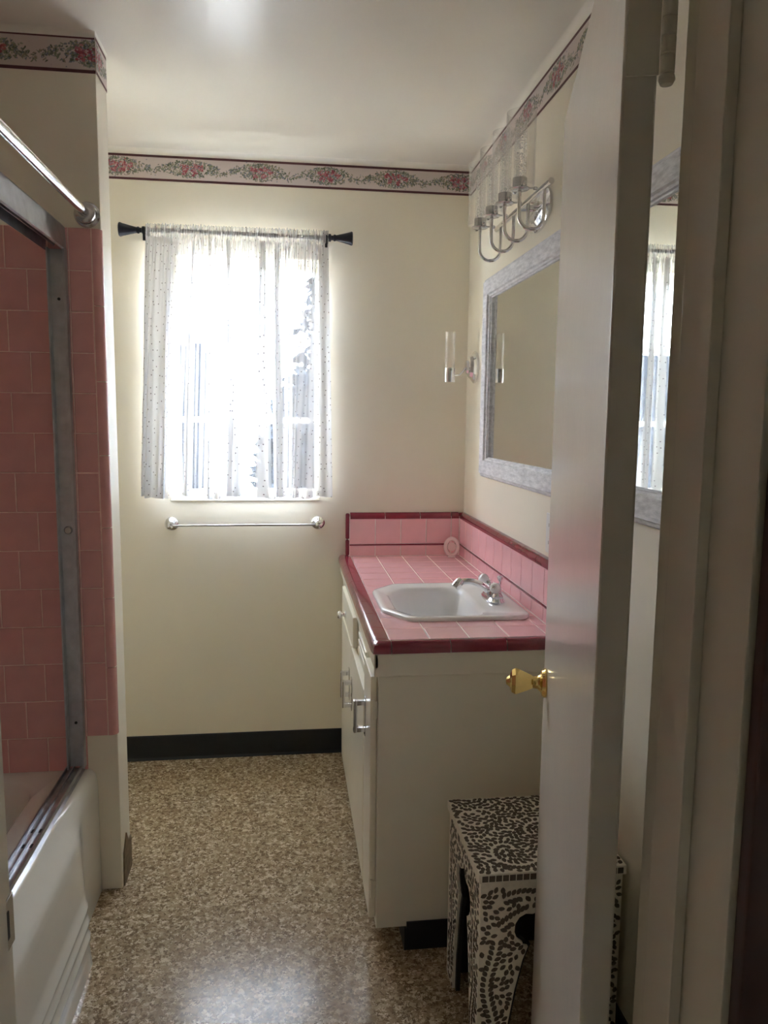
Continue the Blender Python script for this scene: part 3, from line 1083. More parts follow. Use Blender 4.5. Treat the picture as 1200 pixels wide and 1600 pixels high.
def inset(poly, d):
    cx_ = sum(p[0] for p in poly) / len(poly)
    cy_ = sum(p[1] for p in poly) / len(poly)
    n = len(poly)
    lines = []
    for i in range(n):
        p, q = Vector((*poly[i], 0)), Vector((*poly[(i + 1) % n], 0))
        t = (q - p).normalized()
        nn = Vector((-t.y, t.x, 0))
        if nn.dot(Vector((cx_, cy_, 0)) - p) < 0:
            nn = -nn
        lines.append((p + nn * d, t))
    out = []
    for i in range(n):
        (p, t), (q, s_) = lines[i - 1], lines[i]
        den = t.x * s_.y - t.y * s_.x
        k_ = ((q.x - p.x) * s_.y - (q.y - p.y) * s_.x) / den
        out.append((p.x + t.x * k_, p.y + t.y * k_))
    return out


cut_poly = inset(SINK, 0.012)
cutter = MB().prism(cut_poly, 'z', CZ - 0.10, CZ + 0.05).build('cutter', m_dark, smooth=False)


def cut(o):
    md = o.modifiers.new('cut', 'BOOLEAN')
    md.object = cutter
    md.operation = 'DIFFERENCE'
    md.solver = 'EXACT'
    bpy.context.view_layer.update()
    me = bpy.data.meshes.new_from_object(o.evaluated_get(bpy.context.evaluated_depsgraph_get()))
    o.modifiers.clear()
    o.data = me
    return len(me.polygons)


XC0, XC1 = 0.2685, XR - 0.022           # field of counter tiles
YC0, YC1 = 1.948, YB - 0.022
sub = MB().box(0.226, XR - 0.002, VY - 0.018, YB - 0.002, VZ + 0.001, CZ - 0.0012).build('grout_bed', m_grout, ctr, smooth=False)
cut(sub)
cp = 0.1095
sx0, sx1 = min(p[0] for p in cut_poly), max(p[0] for p in cut_poly)
sy0, sy1 = min(p[1] for p in cut_poly), max(p[1] for p in cut_poly)
nx = int((XC1 - XC0) / cp) + 1
ny = int((YC1 - YC0) / cp) + 1
for i in range(nx):
    for j in range(ny):
        x0, x1 = XC0 + i * cp, min(XC0 + (i + 1) * cp, XC1)
        y0, y1 = YC0 + j * cp, min(YC0 + (j + 1) * cp, YC1)
        if x1 - x0 < 0.01 or y1 - y0 < 0.01:
            continue
        me = tile_mesh(round(x1 - x0 - GAP, 4), round(y1 - y0 - GAP, 4), m_pink)
        hit = x1 > sx0 and x0 < sx1 and y1 > sy0 and y0 < sy1
        if not hit:
            place(me, 'tile', ctr, ((x0 + x1) / 2, (y0 + y1) / 2, CZ - 0.0078), (math.radians(-90), 0, 0))
        else:
            t_ = MB().box(x0 + GAP / 2, x1 - GAP / 2, y0 + GAP / 2, y1 - GAP / 2, CZ - 0.0078, CZ, 0.0012, 1).build('tile', m_pink, ctr, smooth=False)
            if cut(t_) == 0:
                bpy.data.objects.remove(t_)
bpy.data.objects.remove(cutter)


def cap_profile():
    """Edge cap section: (outward distance, height); inner edge at 0, outer face at 0.050."""
    pr = [(0.0, CZ - 0.008), (0.0, CZ), (0.008, CZ + 0.003), (0.026, CZ + 0.0045)]
    for k in range(7):
        t = math.pi / 2 * k / 6
        pr.append((0.030 + 0.020 * math.sin(t), CZ + 0.0045 - 0.020 + 0.020 * math.cos(t)))
    pr += [(0.050, VZ + 0.004), (0.041, VZ + 0.004), (0.041, CZ - 0.008)]
    return pr


CAPX = XC0 - 0.001
yl = [1.948, 2.061, 2.213, 2.365, 2.517, 2.669, 2.821, 2.973, 3.125, YB - 0.004]
for a, b_ in zip(yl[:-1], yl[1:]):
    MB().prism([(CAPX - d, hgt) for d, hgt in cap_profile()], 'y', a + GAP / 2, b_ - GAP / 2).build('edge_tile', m_burg, ctr, angle=40)
xl = [0.2685, 0.426, 0.578, 0.730, XR - 0.003]
for a, b_ in zip(xl[:-1], xl[1:]):
    MB().prism([(YC0 - 0.001 - d * 0.84, hgt) for d, hgt in cap_profile()], 'x', a + GAP / 2, b_ - GAP / 2).build('edge_tile', m_burg, ctr, angle=40)
# mitred corner piece: both caps meeting
prf = cap_profile()
rowsc = []
for tt in range(7):
    ang = math.pi / 2 * tt / 6
    row = []
    for d, hgt in prf:
        row.append((CAPX - d * math.cos(ang), YC0 - 0.001 - d * 0.84 * math.sin(ang), hgt))
    rowsc.append(row)
# square the corner a little so that it reads as a rounded mitre
sq = []
for row in rowsc:
    nr_ = []
    for (x, y, z_) in row:
        dx, dy = CAPX - x, YC0 - 0.001 - y
        m_ = max(dx, dy / 0.84)
        rr_ = math.hypot(dx, dy / 0.84)
        if m_ > 1e-6:
            s_ = 1 + 0.75 * (rr_ / m_ - 1)
            dx, dy = dx * s_, dy * s_
        nr_.append((CAPX - dx, YC0 - 0.001 - dy, z_))
    sq.append(nr_)
MB().grid(sq).build('corner_tile', m_burg, ctr, angle=40)

# backsplash: lower tiles, dark liner, upper tiles, burgundy cap
SY, SX = YB - 0.014, XR - 0.014          # bed face planes
MB().box(0.258, XR - 0.002, SY - 0.0068, YB - 0.002, CZ - 0.002, 1.046).box(SX - 0.0068, XR - 0.002, VY - 0.010, SY, CZ - 0.002, 1.046).build('grout_bed', m_grout, ctr, smooth=False)
ZL0, ZL1, ZU = 0.9215, 0.9285, 1.036
xt = [0.2635 + cp * k for k in range(6)]
for a in xt:
    b_ = min(a + cp, SX - 0.009)
    if b_ - a < 0.01:
        continue
    place(tile_mesh(round(b_ - a - GAP, 4), ZL0 - CZ - 0.001, m_pink), 'tile', ctr, ((a + b_) / 2, SY, (CZ + ZL0) / 2))
    place(tile_mesh(round(b_ - a - GAP, 4), ZU - ZL1 - 0.001, m_pink), 'tile', ctr, ((a + b_) / 2, SY, (ZL1 + ZU) / 2))
yt = [SY - 0.009 - cp * k for k in range(13)]
for b_ in yt:
    a = max(b_ - cp, VY - 0.008)
    if b_ - a < 0.01:
        continue
    place(tile_mesh(round(b_ - a - GAP, 4), ZL0 - CZ - 0.001, m_pink), 'tile', ctr, (SX, (a + b_) / 2, (CZ + ZL0) / 2), (0, 0, -math.pi / 2))
    place(tile_mesh(round(b_ - a - GAP, 4), ZU - ZL1 - 0.001, m_pink), 'tile', ctr, (SX, (a + b_) / 2, (ZL1 + ZU) / 2), (0, 0, -math.pi / 2))
MB().box(0.2635, SX - 0.008, SY - 0.0092, SY, ZL0, ZL1, 0.001).build('liner_tile', m_burg, ctr)
MB().box(SX - 0.0092, SX, VY - 0.008, SY - 0.0092, ZL0, ZL1, 0.001).build('liner_tile', m_burg, ctr)


def bull_profile(face, wall, sgn):
    """Quarter-round cap from the tile face back to the wall."""
    r_ = 0.020
    pr = [(face, ZU)]
    for k in range(7):
        t = math.pi / 2 * k / 6
        pr.append((face + sgn * (r_ - r_ * math.cos(t)), ZU + 0.006 + r_ * math.sin(t)))
    pr += [(wall, ZU + 0.026), (wall, ZU)]
    return pr


xb = [0.2655, 0.415, 0.566, 0.701, SX - 0.010]
for a, b_ in zip(xb[:-1], xb[1:]):
    MB().prism(bull_profile(SY - 0.0085, YB - 0.001, 1), 'x', a + GAP / 2, b_ - GAP / 2).build('cap_tile', m_burg, ctr, angle=40)
yb_ = [SY - 0.010, 3.06, 2.91, 2.762, 2.612, 2.460, 2.319, 2.177, 2.03, VY - 0.008]
for b_, a in zip(yb_[:-1], yb_[1:]):
    MB().prism(bull_profile(SX - 0.0085, XR - 0.001, 1), 'y', a + GAP / 2, b_ - GAP / 2).build('cap_tile', m_burg, ctr, angle=40)
MB().box(SX - 0.010, XR - 0.001, SY - 0.010, YB - 0.001, ZU, ZU + 0.025, 0.004).build('corner_tile', m_burg, ctr)
for z0, z1 in ((CZ + 0.003, 0.948), (0.950, 1.060)):
    MB().box(0.2465, 0.2635, SY - 0.0095, YB - 0.001, z0, z1, 0.006, 3).build('edge_tile', m_burg, ctr)

# ------------------------------------------------------------------ sink
sink = thing('sink', (0.50, 2.355, CZ), 'white eight-sided drop-in basin set in the pink counter', 'sink')
cxs, cys = 0.46, 2.345
BAS = [(0.330, 2.243), (0.385, 2.150), (0.545, 2.146), (0.590, 2.185), (0.590, 2.500), (0.545, 2.535), (0.392, 2.532), (0.330, 2.455)]


def rounded(poly, r_, z, n=5):
    out = []
    m_ = len(poly)
    for i in range(m_):
        p0, p1, p2 = Vector(poly[i - 1]), Vector(poly[i]), Vector(poly[(i + 1) % m_])
        a = (p0 - p1).normalized()
        b_ = (p2 - p1).normalized()
        d = min(r_, (p0 - p1).length * 0.45, (p2 - p1).length * 0.45)
        s0, s1 = p1 + a * d, p1 + b_ * d
        for k in range(n + 1):
            t = k / n
            q = s0 * (1 - t) ** 2 + p1 * (2 * t * (1 - t)) + s1 * t ** 2
            out.append((q.x, q.y, z))
    return out


loops = [rounded(SINK, 0.02, CZ + 0.0005), rounded(SINK, 0.02, CZ + 0.006), rounded(inset(SINK, 0.004), 0.02, CZ + 0.011),
         rounded(inset(SINK, 0.016), 0.02, CZ + 0.0125), rounded(inset(SINK, 0.022), 0.02, CZ + 0.0095),
         rounded(inset(BAS, -0.010), 0.025, CZ + 0.0085), rounded(BAS, 0.03, CZ + 0.003), rounded(inset(BAS, 0.006), 0.03, CZ - 0.010),
         rounded(inset(BAS, 0.018), 0.035, CZ - 0.07), rounded(inset(BAS, 0.034), 0.04, CZ - 0.115), rounded(inset(BAS, 0.062), 0.03, CZ - 0.135),
         rounded(inset(BAS, 0.10), 0.01, CZ - 0.140)]
s = MB()
s.grid([lp + [lp[0]] for lp in loops])
s.add(loops[-1], [tuple(range(len(loops[-1])))])
s.build('bowl', m_porc, sink, angle=50, fix=False)
MB().lathe([(0.021, 0), (0.022, 0.002), (0.017, 0.003), (0.015, 0.001)], (0.46, 2.342, CZ - 0.1395), n=20).build('drain', m_chrome, sink)

# ------------------------------------------------------------------ faucet
FX, FY, FZ = 0.655, 2.335, CZ + 0.0100
fau = thing('faucet', (FX, FY, FZ), 'chrome centreset faucet with white porcelain handles on the sink', 'faucet')


def oblong(hx, hy, z, n=24, p=2.6):
    out = []
    for k in range(n):
        t = 2 * math.pi * k / n
        c_, s_ = math.cos(t), math.sin(t)
        out.append((FX + hx * math.copysign(abs(c_) ** (2 / p), c_), FY + hy * math.copysign(abs(s_) ** (2 / p), s_), z))
    return out


b = MB()
lp = [oblong(0.029, 0.080, FZ), oblong(0.029, 0.080, FZ + 0.006), oblong(0.025, 0.075, FZ + 0.010), oblong(0.024, 0.073, FZ + 0.014), oblong(0.018, 0.066, FZ + 0.019)]
b.grid([l + [l[0]] for l in lp])
b.add(lp[-1], [tuple(range(24))])
b.build('base_plate', m_chrome, fau)
spt = []
for k in range(13):
    t = k / 12
    spt.append((FX - 0.005 - 0.106 * t, FY, FZ + 0.022 + 0.042 * math.sin(min(1, t * 1.05) * math.pi * 0.62) - 0.004 * t))
MB().tube(spt, [0.013 - 0.003 * min(1, k / 8) for k in range(13)], 16).build('spout', m_chrome, fau)
ex, ez = spt[-1][0], spt[-1][2]
MB().lathe([(0.010, -0.006), (0.0145, 0.002), (0.0155, 0.014), (0.015, 0.026), (0.012, 0.029), (0.010, 0.027)], (ex + 0.004, FY, ez + 0.006), (-0.62, 0, -0.78), 20).build('aerator', m_chrome, fau)
MB().lathe([(0.020, 0.0), (0.019, 0.012), (0.014, 0.020), (0.012, 0.026)], (FX, FY, FZ + 0.016), n=20).build('spout_body', m_chrome, fau)
for sy, tilt in ((0.051, (0.10, 0.25, 1)), (-0.051, (0.05, -0.95, 0.55))):
    hb2 = MB()
    hb2.lathe([(0.017, 0.0), (0.018, 0.006), (0.014, 0.012), (0.012, 0.022), (0.014, 0.028), (0.010, 0.036)], (FX, FY + sy, FZ + 0.016), n=20)
    hs = hb2.build('handle_stem', m_chrome, fau)
    d = Vector((-0.55, 0.35 if sy > 0 else -0.75, 0.35)).normalized()
    c0 = Vector((FX, FY + sy, FZ + 0.044))
    MB().lathe([(0.006, -0.004), (0.009, 0.006), (0.015, 0.012), (0.0175, 0.020), (0.0165, 0.029), (0.011, 0.035), (0.006, 0.036)], c0, d, 20).build('porcelain_grip', m_porc, hs)
    MB().lathe([(0.006, 0.0355), (0.006, 0.038), (0.003, 0.040)], c0, d, 14).build('end_button', m_chrome, hs)
pr_ = MB()
pr_.lathe([(0.003, 0.0), (0.003, 0.045), (0.006, 0.047), (0.009, 0.056), (0.0095, 0.060), (0.006, 0.063)], (FX + 0.022, FY, FZ + 0.014), n=14)
pr_.build('lift_rod', m_chrome, fau)

# ------------------------------------------------------------------ pink ceramic ring on the counter
rg_ = thing('ceramic_ring', (0.694, 3.135, CZ + 0.0005), 'small pale pink ceramic oval ring standing in the counter corner', 'ornament', rz=math.radians(-12))
mb = MB()
rows_ = []
for k in range(29):
    t = 2 * math.pi * k / 28 - math.pi / 2
    row = []
    for q in range(11):
        s_ = 2 * math.pi * q / 10
        rr_ = 0.0085 * math.cos(s_)
        row.append(((0.026 + rr_) * math.cos(t), 0.013 * math.sin(s_), 0.044 + (0.035 + rr_) * math.sin(t)))
    rows_.append(row)
mb.grid(rows_)
mb.build('ring', m_pinkceram, rg_, local=True)
MB().lathe([(0.0185, 0.0), (0.018, 0.003), (0.001, 0.004)], (0, 0.006, 0.044), 'y', 24, ex=1.0).build('back_wall', m_pinkceram, rg_, local=True)
MB().box(-0.016, 0.016, -0.014, 0.014, 0.0, 0.006, 0.002).build('foot', m_pinkceram, rg_, local=True)

# ------------------------------------------------------------------ wall mirror
MY0, MY1, MZ0, MZ1, MW = 1.30, 2.868, 1.243, 1.978, 0.076
mir = thing('wall_mirror', (XR, (MY0 + MY1) / 2, MZ0), 'large mirror in a whitewashed grey wood frame above the counter', 'mirror')


def rail(pts, nm):
    """One mitred frame side; pts are four (y,z) corners: outer a, outer b, inner b, inner a."""
    a, b_, c_, d = pts
    f = MB()
    def lerp(p, q, t):
        return (p[0] + (q[0] - p[0]) * t, p[1] + (q[1] - p[1]) * t)
    prof = [(0.0, 0.001), (0.0, 0.016), (0.06, 0.022), (0.16, 0.024), (0.20, 0.030), (0.82, 0.028), (0.86, 0.021), (0.93, 0.019), (0.95, 0.013), (1.0, 0.012), (1.0, 0.001)]
    r0 = [(XR - x, *lerp(a, d, t)) for t, x in prof]
    r1 = [(XR - x, *lerp(b_, c_, t)) for t, x in prof]
    f.grid([r0, r1])
    return f.build(nm, m_frame, mir, angle=25)


O = [(MY0, MZ0), (MY1, MZ0), (MY1, MZ1), (MY0, MZ1)]
I = [(MY0 + MW, MZ0 + MW), (MY1 - MW, MZ0 + MW), (MY1 - MW, MZ1 - MW), (MY0 + MW, MZ1 - MW)]
for k in range(4):
    rail((O[k], O[(k + 1) % 4], I[(k + 1) % 4], I[k]), 'frame_rail')
MB().box(XR - 0.0075, XR - 0.0025, MY0 + MW - 0.004, MY1 - MW + 0.004, MZ0 + MW - 0.004, MZ1 - MW + 0.004).build('mirror_glass', m_mirror, mir, smooth=False)

# ------------------------------------------------------------------ candle sconce by the corner
SYC, SXC = 3.055, 0.652
sco = thing('wall_sconce', (XR, SYC, 1.605), 'chrome candle sconce with one clear glass tube beside the mirror', 'wall lamp')
plm = MB()
plm.lathe([(0.064, 0.0), (0.064, 0.009), (0.054, 0.018), (0.049, 0.018), (0.042, 0.030), (0.030, 0.033), (0.026, 0.042), (0.001, 0.044)], (XR - 0.0005, SYC, 1.668), '-x', 12, ex=0.80)
plm.build('back_plate', m_chrome, sco, angle=15)
path = [(XR - 0.040, SYC, 1.668), (XR - 0.045, SYC, 1.664), (XR - 0.056, SYC, 1.648), (XR - 0.068, SYC, 1.636), (SXC + 0.018, SYC, 1.634)]
MB().tube(path, 0.0042, 12).build('arm', m_chrome, sco)
MB().lathe([(0.021, 0.0), (0.022, 0.003), (0.0225, 0.052), (0.0225, 0.056), (0.0215, 0.056), (0.021, 0.008)], (SXC, SYC, 1.607), n=24).build('cup', m_chrome, sco)
MB().lathe([(0.0195, 0.0), (0.0205, 0.15), (0.0185, 0.15), (0.0175, 0.0)], (SXC, SYC, 1.655), n=24, cap=False).build('glass_tube', m_glass, sco)
for sgn in (1, -1):
    MB().lathe([(0.0025, 0.0), (0.0025, 0.007), (0.004, 0.007), (0.004, 0.011)], (SXC, SYC + sgn * 0.022, 1.655), 'y' if sgn > 0 else '-y', 10).build('screw', m_nickel, sco)

# ------------------------------------------------------------------ four-light vanity bar
VYC = 2.31
vl = thing('vanity_light', (XR, VYC, 2.0), 'chrome four-arm vanity light with clear glass cylinders above the mirror', 'wall lamp')
plm = MB()
plm.lathe([(0.064, 0.0), (0.064, 0.008), (0.055, 0.014), (0.048, 0.018), (0.040, 0.022), (0.001, 0.024)], (XR - 0.0005, VYC, 2.086), '-x', 32, ex=1.75)
plm.build('back_plate', m_chrome, vl, angle=20)
MB().tube([(XR - 0.024, VYC, 2.09), (XR - 0.062, VYC, 2.09)], 0.010, 14).build('stem', m_chrome, vl)
BXX, AXX = 0.700, 0.630
MB().tube([(BXX, VYC - 0.268, 2.09), (BXX, VYC + 0.268, 2.09)], 0.0085, 16).build('bar', m_chrome, vl)
ZCUP = 2.078
for k in range(4):
    y = VYC + (k - 1.5) * 0.1425
    pth = [(BXX, y, 2.088), (BXX, y, 2.03)]
    rr_ = (BXX - AXX) / 2
    for q in range(1, 12):
        t = math.pi * q / 12
        pth.append((AXX + rr_ + rr_ * math.cos(t), y, 2.012 - rr_ * math.sin(t)))
    pth += [(AXX, y, 2.03), (AXX, y, ZCUP)]
    arm = MB().tube(pth, 0.0052, 12).build('arm', m_chrome, vl)
    MB().lathe([(0.024, 0.0), (0.027, 0.002), (0.027, 0.004), (0.0195, 0.006), (0.0195, 0.030), (0.016, 0.030)], (AXX, y, ZCUP), n=22).build('cup', m_nickel, arm)
    for d in ((0, 1, 0), (0, -1, 0), (1, 0, 0)):
        c0 = Vector((AXX, y, ZCUP + 0.006)) + Vector(d) * 0.018
        MB().lathe([(0.0022, 0.0), (0.0022, 0.022), (0.0048, 0.022), (0.0052, 0.030), (0.003, 0.032)], c0, d, 10).build('thumb_screw', m_nickel, arm)
    MB().lathe([(0.0165, 0.0), (0.0165, 0.150), (0.0120, 0.151), (0.0120, 0.0)], (AXX, y, ZCUP + 0.028), n=22, cap=False).build('bubble_tube', m_bubble, arm)
    MB().lathe([(0.0400, 0.0), (0.0400, 0.190), (0.0375, 0.190), (0.0375, 0.0)], (AXX, y, ZCUP + 0.008), n=30, cap=False).build('glass_cylinder', m_glass, arm)

# ------------------------------------------------------------------ outlet plate
out_ = thing('outlet_plate', (XR, 2.10, 1.075), 'white outlet plate on the right wall above the tile', 'outlet')
MB().box(XR - 0.006, XR - 0.0003, 2.060, 2.140, 1.075, 1.192, 0.0025).build('plate', m_plastic, out_)
for zz in (1.108, 1.159):
    s_ = MB().box(XR - 0.008, XR - 0.0055, 2.084, 2.116, zz - 0.014, zz + 0.014, 0.001).build('socket', m_plastic, out_)
    for yy in (2.093, 2.107):
        MB().box(XR - 0.0084, XR - 0.0078, yy - 0.001, yy + 0.001, zz - 0.005, zz + 0.005).build('slot', m_dark, s_, smooth=False)

# ------------------------------------------------------------------ towel bar
tb = thing('towel_bar', (-0.17, YB, 0.99), 'thin chrome towel bar under the window', 'towel bar')
TBZ, TBY = 1.018, YB - 0.056
MB().tube([(-0.472, TBY, TBZ), (0.131, TBY, TBZ)], 0.0042, 14).build('bar', m_nickel, tb)
for x in (-0.472, 0.131):
    f = MB()
    f.lathe([(0.027, 0.0), (0.028, 0.005), (0.022, 0.011), (0.019, 0.013), (0.012, 0.020), (0.010, 0.040), (0.013, 0.046), (0.0145, 0.056), (0.013, 0.064), (0.006, 0.069), (0.001, 0.070)], (x, YB - 0.0005, TBZ), '-y', 24)
    f.build('mount', m_chrome, tb)

# ------------------------------------------------------------------ curtain rod and sheer curtain
CRY, CRZ = YB - 0.070, 2.168
cr = thing('curtain_rod', (-0.18, CRY, CRZ), 'dark curtain rod with flared finials over the window', 'curtain rod')
MB().tube([(-0.545, CRY, CRZ + 0.003), (0.180, CRY, CRZ - 0.002)], 0.0085, 16).build('rod', m_rodblk, cr)
for x, sgn, nm in ((-0.533, -1, 'finial'), (0.166, 1, 'finial')):
    MB().lathe([(0.010, 0.0), (0.015, 0.004), (0.015, 0.012), (0.009, 0.015), (0.009, 0.022), (0.013, 0.025), (0.013, 0.030), (0.011, 0.034), (0.017, 0.060), (0.023, 0.084), (0.027, 0.095), (0.025, 0.099), (0.001, 0.1)],
               (x, CRY, CRZ), '-x' if sgn < 0 else 'x', 20).build(nm, m_rodblk, cr)
for x in (-0.538, 0.160):
    bk = MB().box(x - 0.006, x + 0.006, CRY - 0.003, YB - 0.0005, CRZ - 0.022, CRZ - 0.010, 0.001)
    bk.box(x - 0.008, x + 0.008, YB - 0.004, YB - 0.0005, CRZ - 0.045, CRZ + 0.03, 0.001)
    bk.box(x - 0.005, x + 0.005, CRY - 0.012, CRY - 0.0085, CRZ - 0.040, CRZ + 0.008, 0.001)
    bk.build('bracket', m_rodblk, cr)

# sheer panel: gathered on the rod, falling in soft folds
NU, NV = 420, 70
U = np.linspace(0, 1, NU)
V = np.linspace(0, 1, NV)
rs = np.random.RandomState(21)
folds = [(rs.uniform(3, 9), rs.uniform(0, 6.28), rs.uniform(0.5, 1.0)) for _ in range(4)] + [(rs.uniform(11, 24), rs.uniform(0, 6.28), rs.uniform(0.25, 0.6)) for _ in range(5)]
gather = [(rs.uniform(40, 80), rs.uniform(0, 6.28), rs.uniform(0.3, 1.0)) for _ in range(6)]
P = np.zeros((NV, NU, 3))
ztop, zbot = 2.192, 1.134
warp = U + 0.022 * np.sin(2 * np.pi * 3.1 * U + 0.6) + 0.012 * np.sin(2 * np.pi * 7.3 * U + 2.0)
warp = (warp - warp[0]) / (warp[-1] - warp[0])
for j, v in enumerate(V):
    x0 = -0.532 + (-0.584 + 0.532) * v ** 0.8
    x1 = 0.168 + (0.181 - 0.168) * v ** 1.5
    amp = 0.005 + 0.024 * min(1, v / 0.45)
    drift = 0.0 + 0.03 * v * np.sin(2 * np.pi * 1.4 * U + 0.5)
    f = sum(a * np.sin(2 * np.pi * k * (U + 0.012 * v * math.sin(k)) + p + 0.5 * v) for k, p, a in folds) / 2.2
    g = sum(a * np.sin(2 * np.pi * k * U + p) for k, p, a in gather) / 2.4
    gw = math.exp(-v * 7)
    y = CRY - 0.004 + amp * f + 0.006 * gw * g
    if v < 0.045:                        # pocket hugging the rod, ruffle above it
        y = CRY - 0.0115 + 0.003 * g
    x = x0 + (x1 - x0) * (warp * v + U * (1 - v)) + 0.35 * amp * np.cos(2 * np.pi * 9 * U) * 0.5
    z = ztop + (zbot - ztop) * v + 0.0045 * gw * g + (0.005 * np.sin(2 * np.pi * 4 * U + 1) + 0.003 * np.sin(2 * np.pi * 13 * U)) * v ** 6
    P[j, :, 0], P[j, :, 1], P[j, :, 2] = x, np.minimum(y, YB - 0.022), z
org = np.array([-0.18, CRY, zbot])
idx = np.arange(NU * NV).reshape(NV, NU)
fc = np.stack([idx[:-1, :-1], idx[1:, :-1], idx[1:, 1:], idx[:-1, 1:]], -1).reshape(-1, 4)
me = bpy.data.meshes.new('sheer_curtain')
me.from_pydata([tuple(p) for p in (P.reshape(-1, 3) - org)], [], [tuple(int(i) for i in q) for q in fc])
me.polygons.foreach_set('use_smooth', [True] * len(me.polygons))
ca = me.attributes.new('cloth', 'FLOAT_VECTOR', 'POINT')
uu, vv = np.meshgrid(U * 1.25, V * 1.06)
DEN = np.ones((NV, NU))
bands = [(0.085, 0.085, 0.095, 0.10, 5.0), (0.265, 0.265, 0.006, 0.012, 4.0), (0.345, 0.355, 0.008, 0.016, 5.0), (0.445, 0.525, 0.007, 0.030, 5.0),
         (0.635, 0.640, 0.014, 0.014, 5.0), (0.715, 0.735, 0.012, 0.034, 7.0), (0.90, 0.90, 0.08, 0.12, 0.9), (0.985, 0.985, 0.03, 0.03, 4.0)]
for (ut, ub, wt, wb_, dd) in bands:
    for j, v in enumerate(V):
        cu_, hw = ut + (ub - ut) * v, wt + (wb_ - wt) * v
        q = np.clip((np.abs(U - cu_) - hw * 0.7) / (hw * 0.5), 0, 1)
        DEN[j] += 3.6 * dd * (1 - q * q * (3 - 2 * q))
gth = sum(a * np.sin(2 * np.pi * k * 1.6 * U + p) for k, p, a in gather)
for j, v in enumerate(V):
    DEN[j] += max(0, 1 - v / 0.20) * (2.0 + 7.0 * np.clip(gth, 0, 2)) + (3.0 if v > 0.972 else 0)
    if v < 0.045:
        DEN[j] = 1.2 + 3.0 * np.clip(gth + 0.2, 0, 2)
ca.data.foreach_set('vector', np.stack([uu, vv, DEN], -1).reshape(-1))
me.materials.append(m_sheer)
cu = bpy.data.objects.new('sheer_curtain', me)
COL.objects.link(cu)
cu.location = org
tag(cu, 'white sheer curtain with tiny dots hanging over the window', 'curtain')

# ------------------------------------------------------------------ inlaid stool
SX0, SX1, SY0, SY1, SZ = 0.412, 0.750, 1.514, 1.845, 0.475
st = thing('inlaid_stool', ((SX0 + SX1) / 2, (SY0 + SY1) / 2, 0), 'square stool with leaf and vine inlay beside the cabinet', 'stool')
top = MB().box(SX0, SX1, SY0, SY1, SZ - 0.022, SZ, 0.0015).build('top', m_bone, st)


def arch_outline(a0, a1, zt):
    """Side panel outline with a scalloped arch opening, along one horizontal coordinate."""
    w_ = a1 - a0
    half = [(a0, 0.0), (a0 + 0.062, 0.0), (a0 + 0.068, 0.09), (a0 + 0.084, 0.19), (a0 + 0.100, 0.26), (a0 + 0.112, 0.292), (a0 + 0.098, 0.296)]
    for k in range(0, 7):
        t = math.radians(250 - 30 * k)
        half.append((a0 + 0.110 + 0.031 * math.cos(t), 0.336 + 0.036 * math.sin(t)))
    half.append((a0 + 0.135, 0.376))
    half.append((a0 + w_ / 2, 0.394))
    mid = a0 + w_ / 2
    right = [(2 * mid - p[0], p[1]) for p in reversed(half[:-1])]
    return half + right + [(a1, zt), (a0, zt)]


IN = 0.006
fpanel = MB().prism(arch_outline(SX0 + IN, SX1 - IN, SZ - 0.022), 'y', SY0 + IN, SY0 + IN + 0.007).build('front_panel', m_bone, st, smooth=False)
MB().prism(arch_outline(SX0 + IN, SX1 - IN, SZ - 0.022), 'y', SY1 - IN - 0.007, SY1 - IN).build('back_panel', m_bone, st, smooth=False)
lpanel = MB().prism(arch_outline(SY0 + IN + 0.0072, SY1 - IN - 0.0072, SZ - 0.022), 'x', SX0 + IN, SX0 + IN + 0.007).build('left_panel', m_bone, st, smooth=False)
MB().prism(arch_outline(SY0 + IN + 0.0072, SY1 - IN - 0.0072, SZ - 0.022), 'x', SX1 - IN - 0.007, SX1 - IN).build('right_panel', m_bone, st, smooth=False)
# black lining inside
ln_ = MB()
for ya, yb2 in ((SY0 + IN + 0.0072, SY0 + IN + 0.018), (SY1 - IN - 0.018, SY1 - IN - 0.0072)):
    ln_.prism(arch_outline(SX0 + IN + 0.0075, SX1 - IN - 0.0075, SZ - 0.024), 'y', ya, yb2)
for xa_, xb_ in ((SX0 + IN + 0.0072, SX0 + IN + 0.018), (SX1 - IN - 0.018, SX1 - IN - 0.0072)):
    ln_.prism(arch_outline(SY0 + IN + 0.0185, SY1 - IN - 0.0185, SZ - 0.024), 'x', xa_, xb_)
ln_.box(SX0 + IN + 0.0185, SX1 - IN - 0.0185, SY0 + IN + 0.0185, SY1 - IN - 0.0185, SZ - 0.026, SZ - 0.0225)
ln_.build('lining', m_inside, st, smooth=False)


def inside(poly, x, y):
    r_ = False
    n = len(poly)
    for i in range(n):
        x0, y0 = poly[i]
        x1, y1 = poly[(i + 1) % n]
        if (y0 > y) != (y1 > y) and x < (x1 - x0) * (y - y0) / (y1 - y0) + x0:
            r_ = not r_
    return r_


def edge_dist(poly, x, y):
    best = 9
    n = len(poly)
    for i in range(n):
        ax, ay = poly[i]
        bx_, by_ = poly[(i + 1) % n]
        dx, dy = bx_ - ax, by_ - ay
        L2 = dx * dx + dy * dy
        t = 0 if L2 == 0 else max(0, min(1, ((x - ax) * dx + (y - ay) * dy) / L2))
        best = min(best, math.hypot(x - ax - t * dx, y - ay - t * dy))
    return best


LEAF = [(-0.5, 0), (-0.30, 0.26), (0.0, 0.40), (0.28, 0.30), (0.5, 0.02), (0.30, -0.24), (0.0, -0.36), (-0.30, -0.26)]


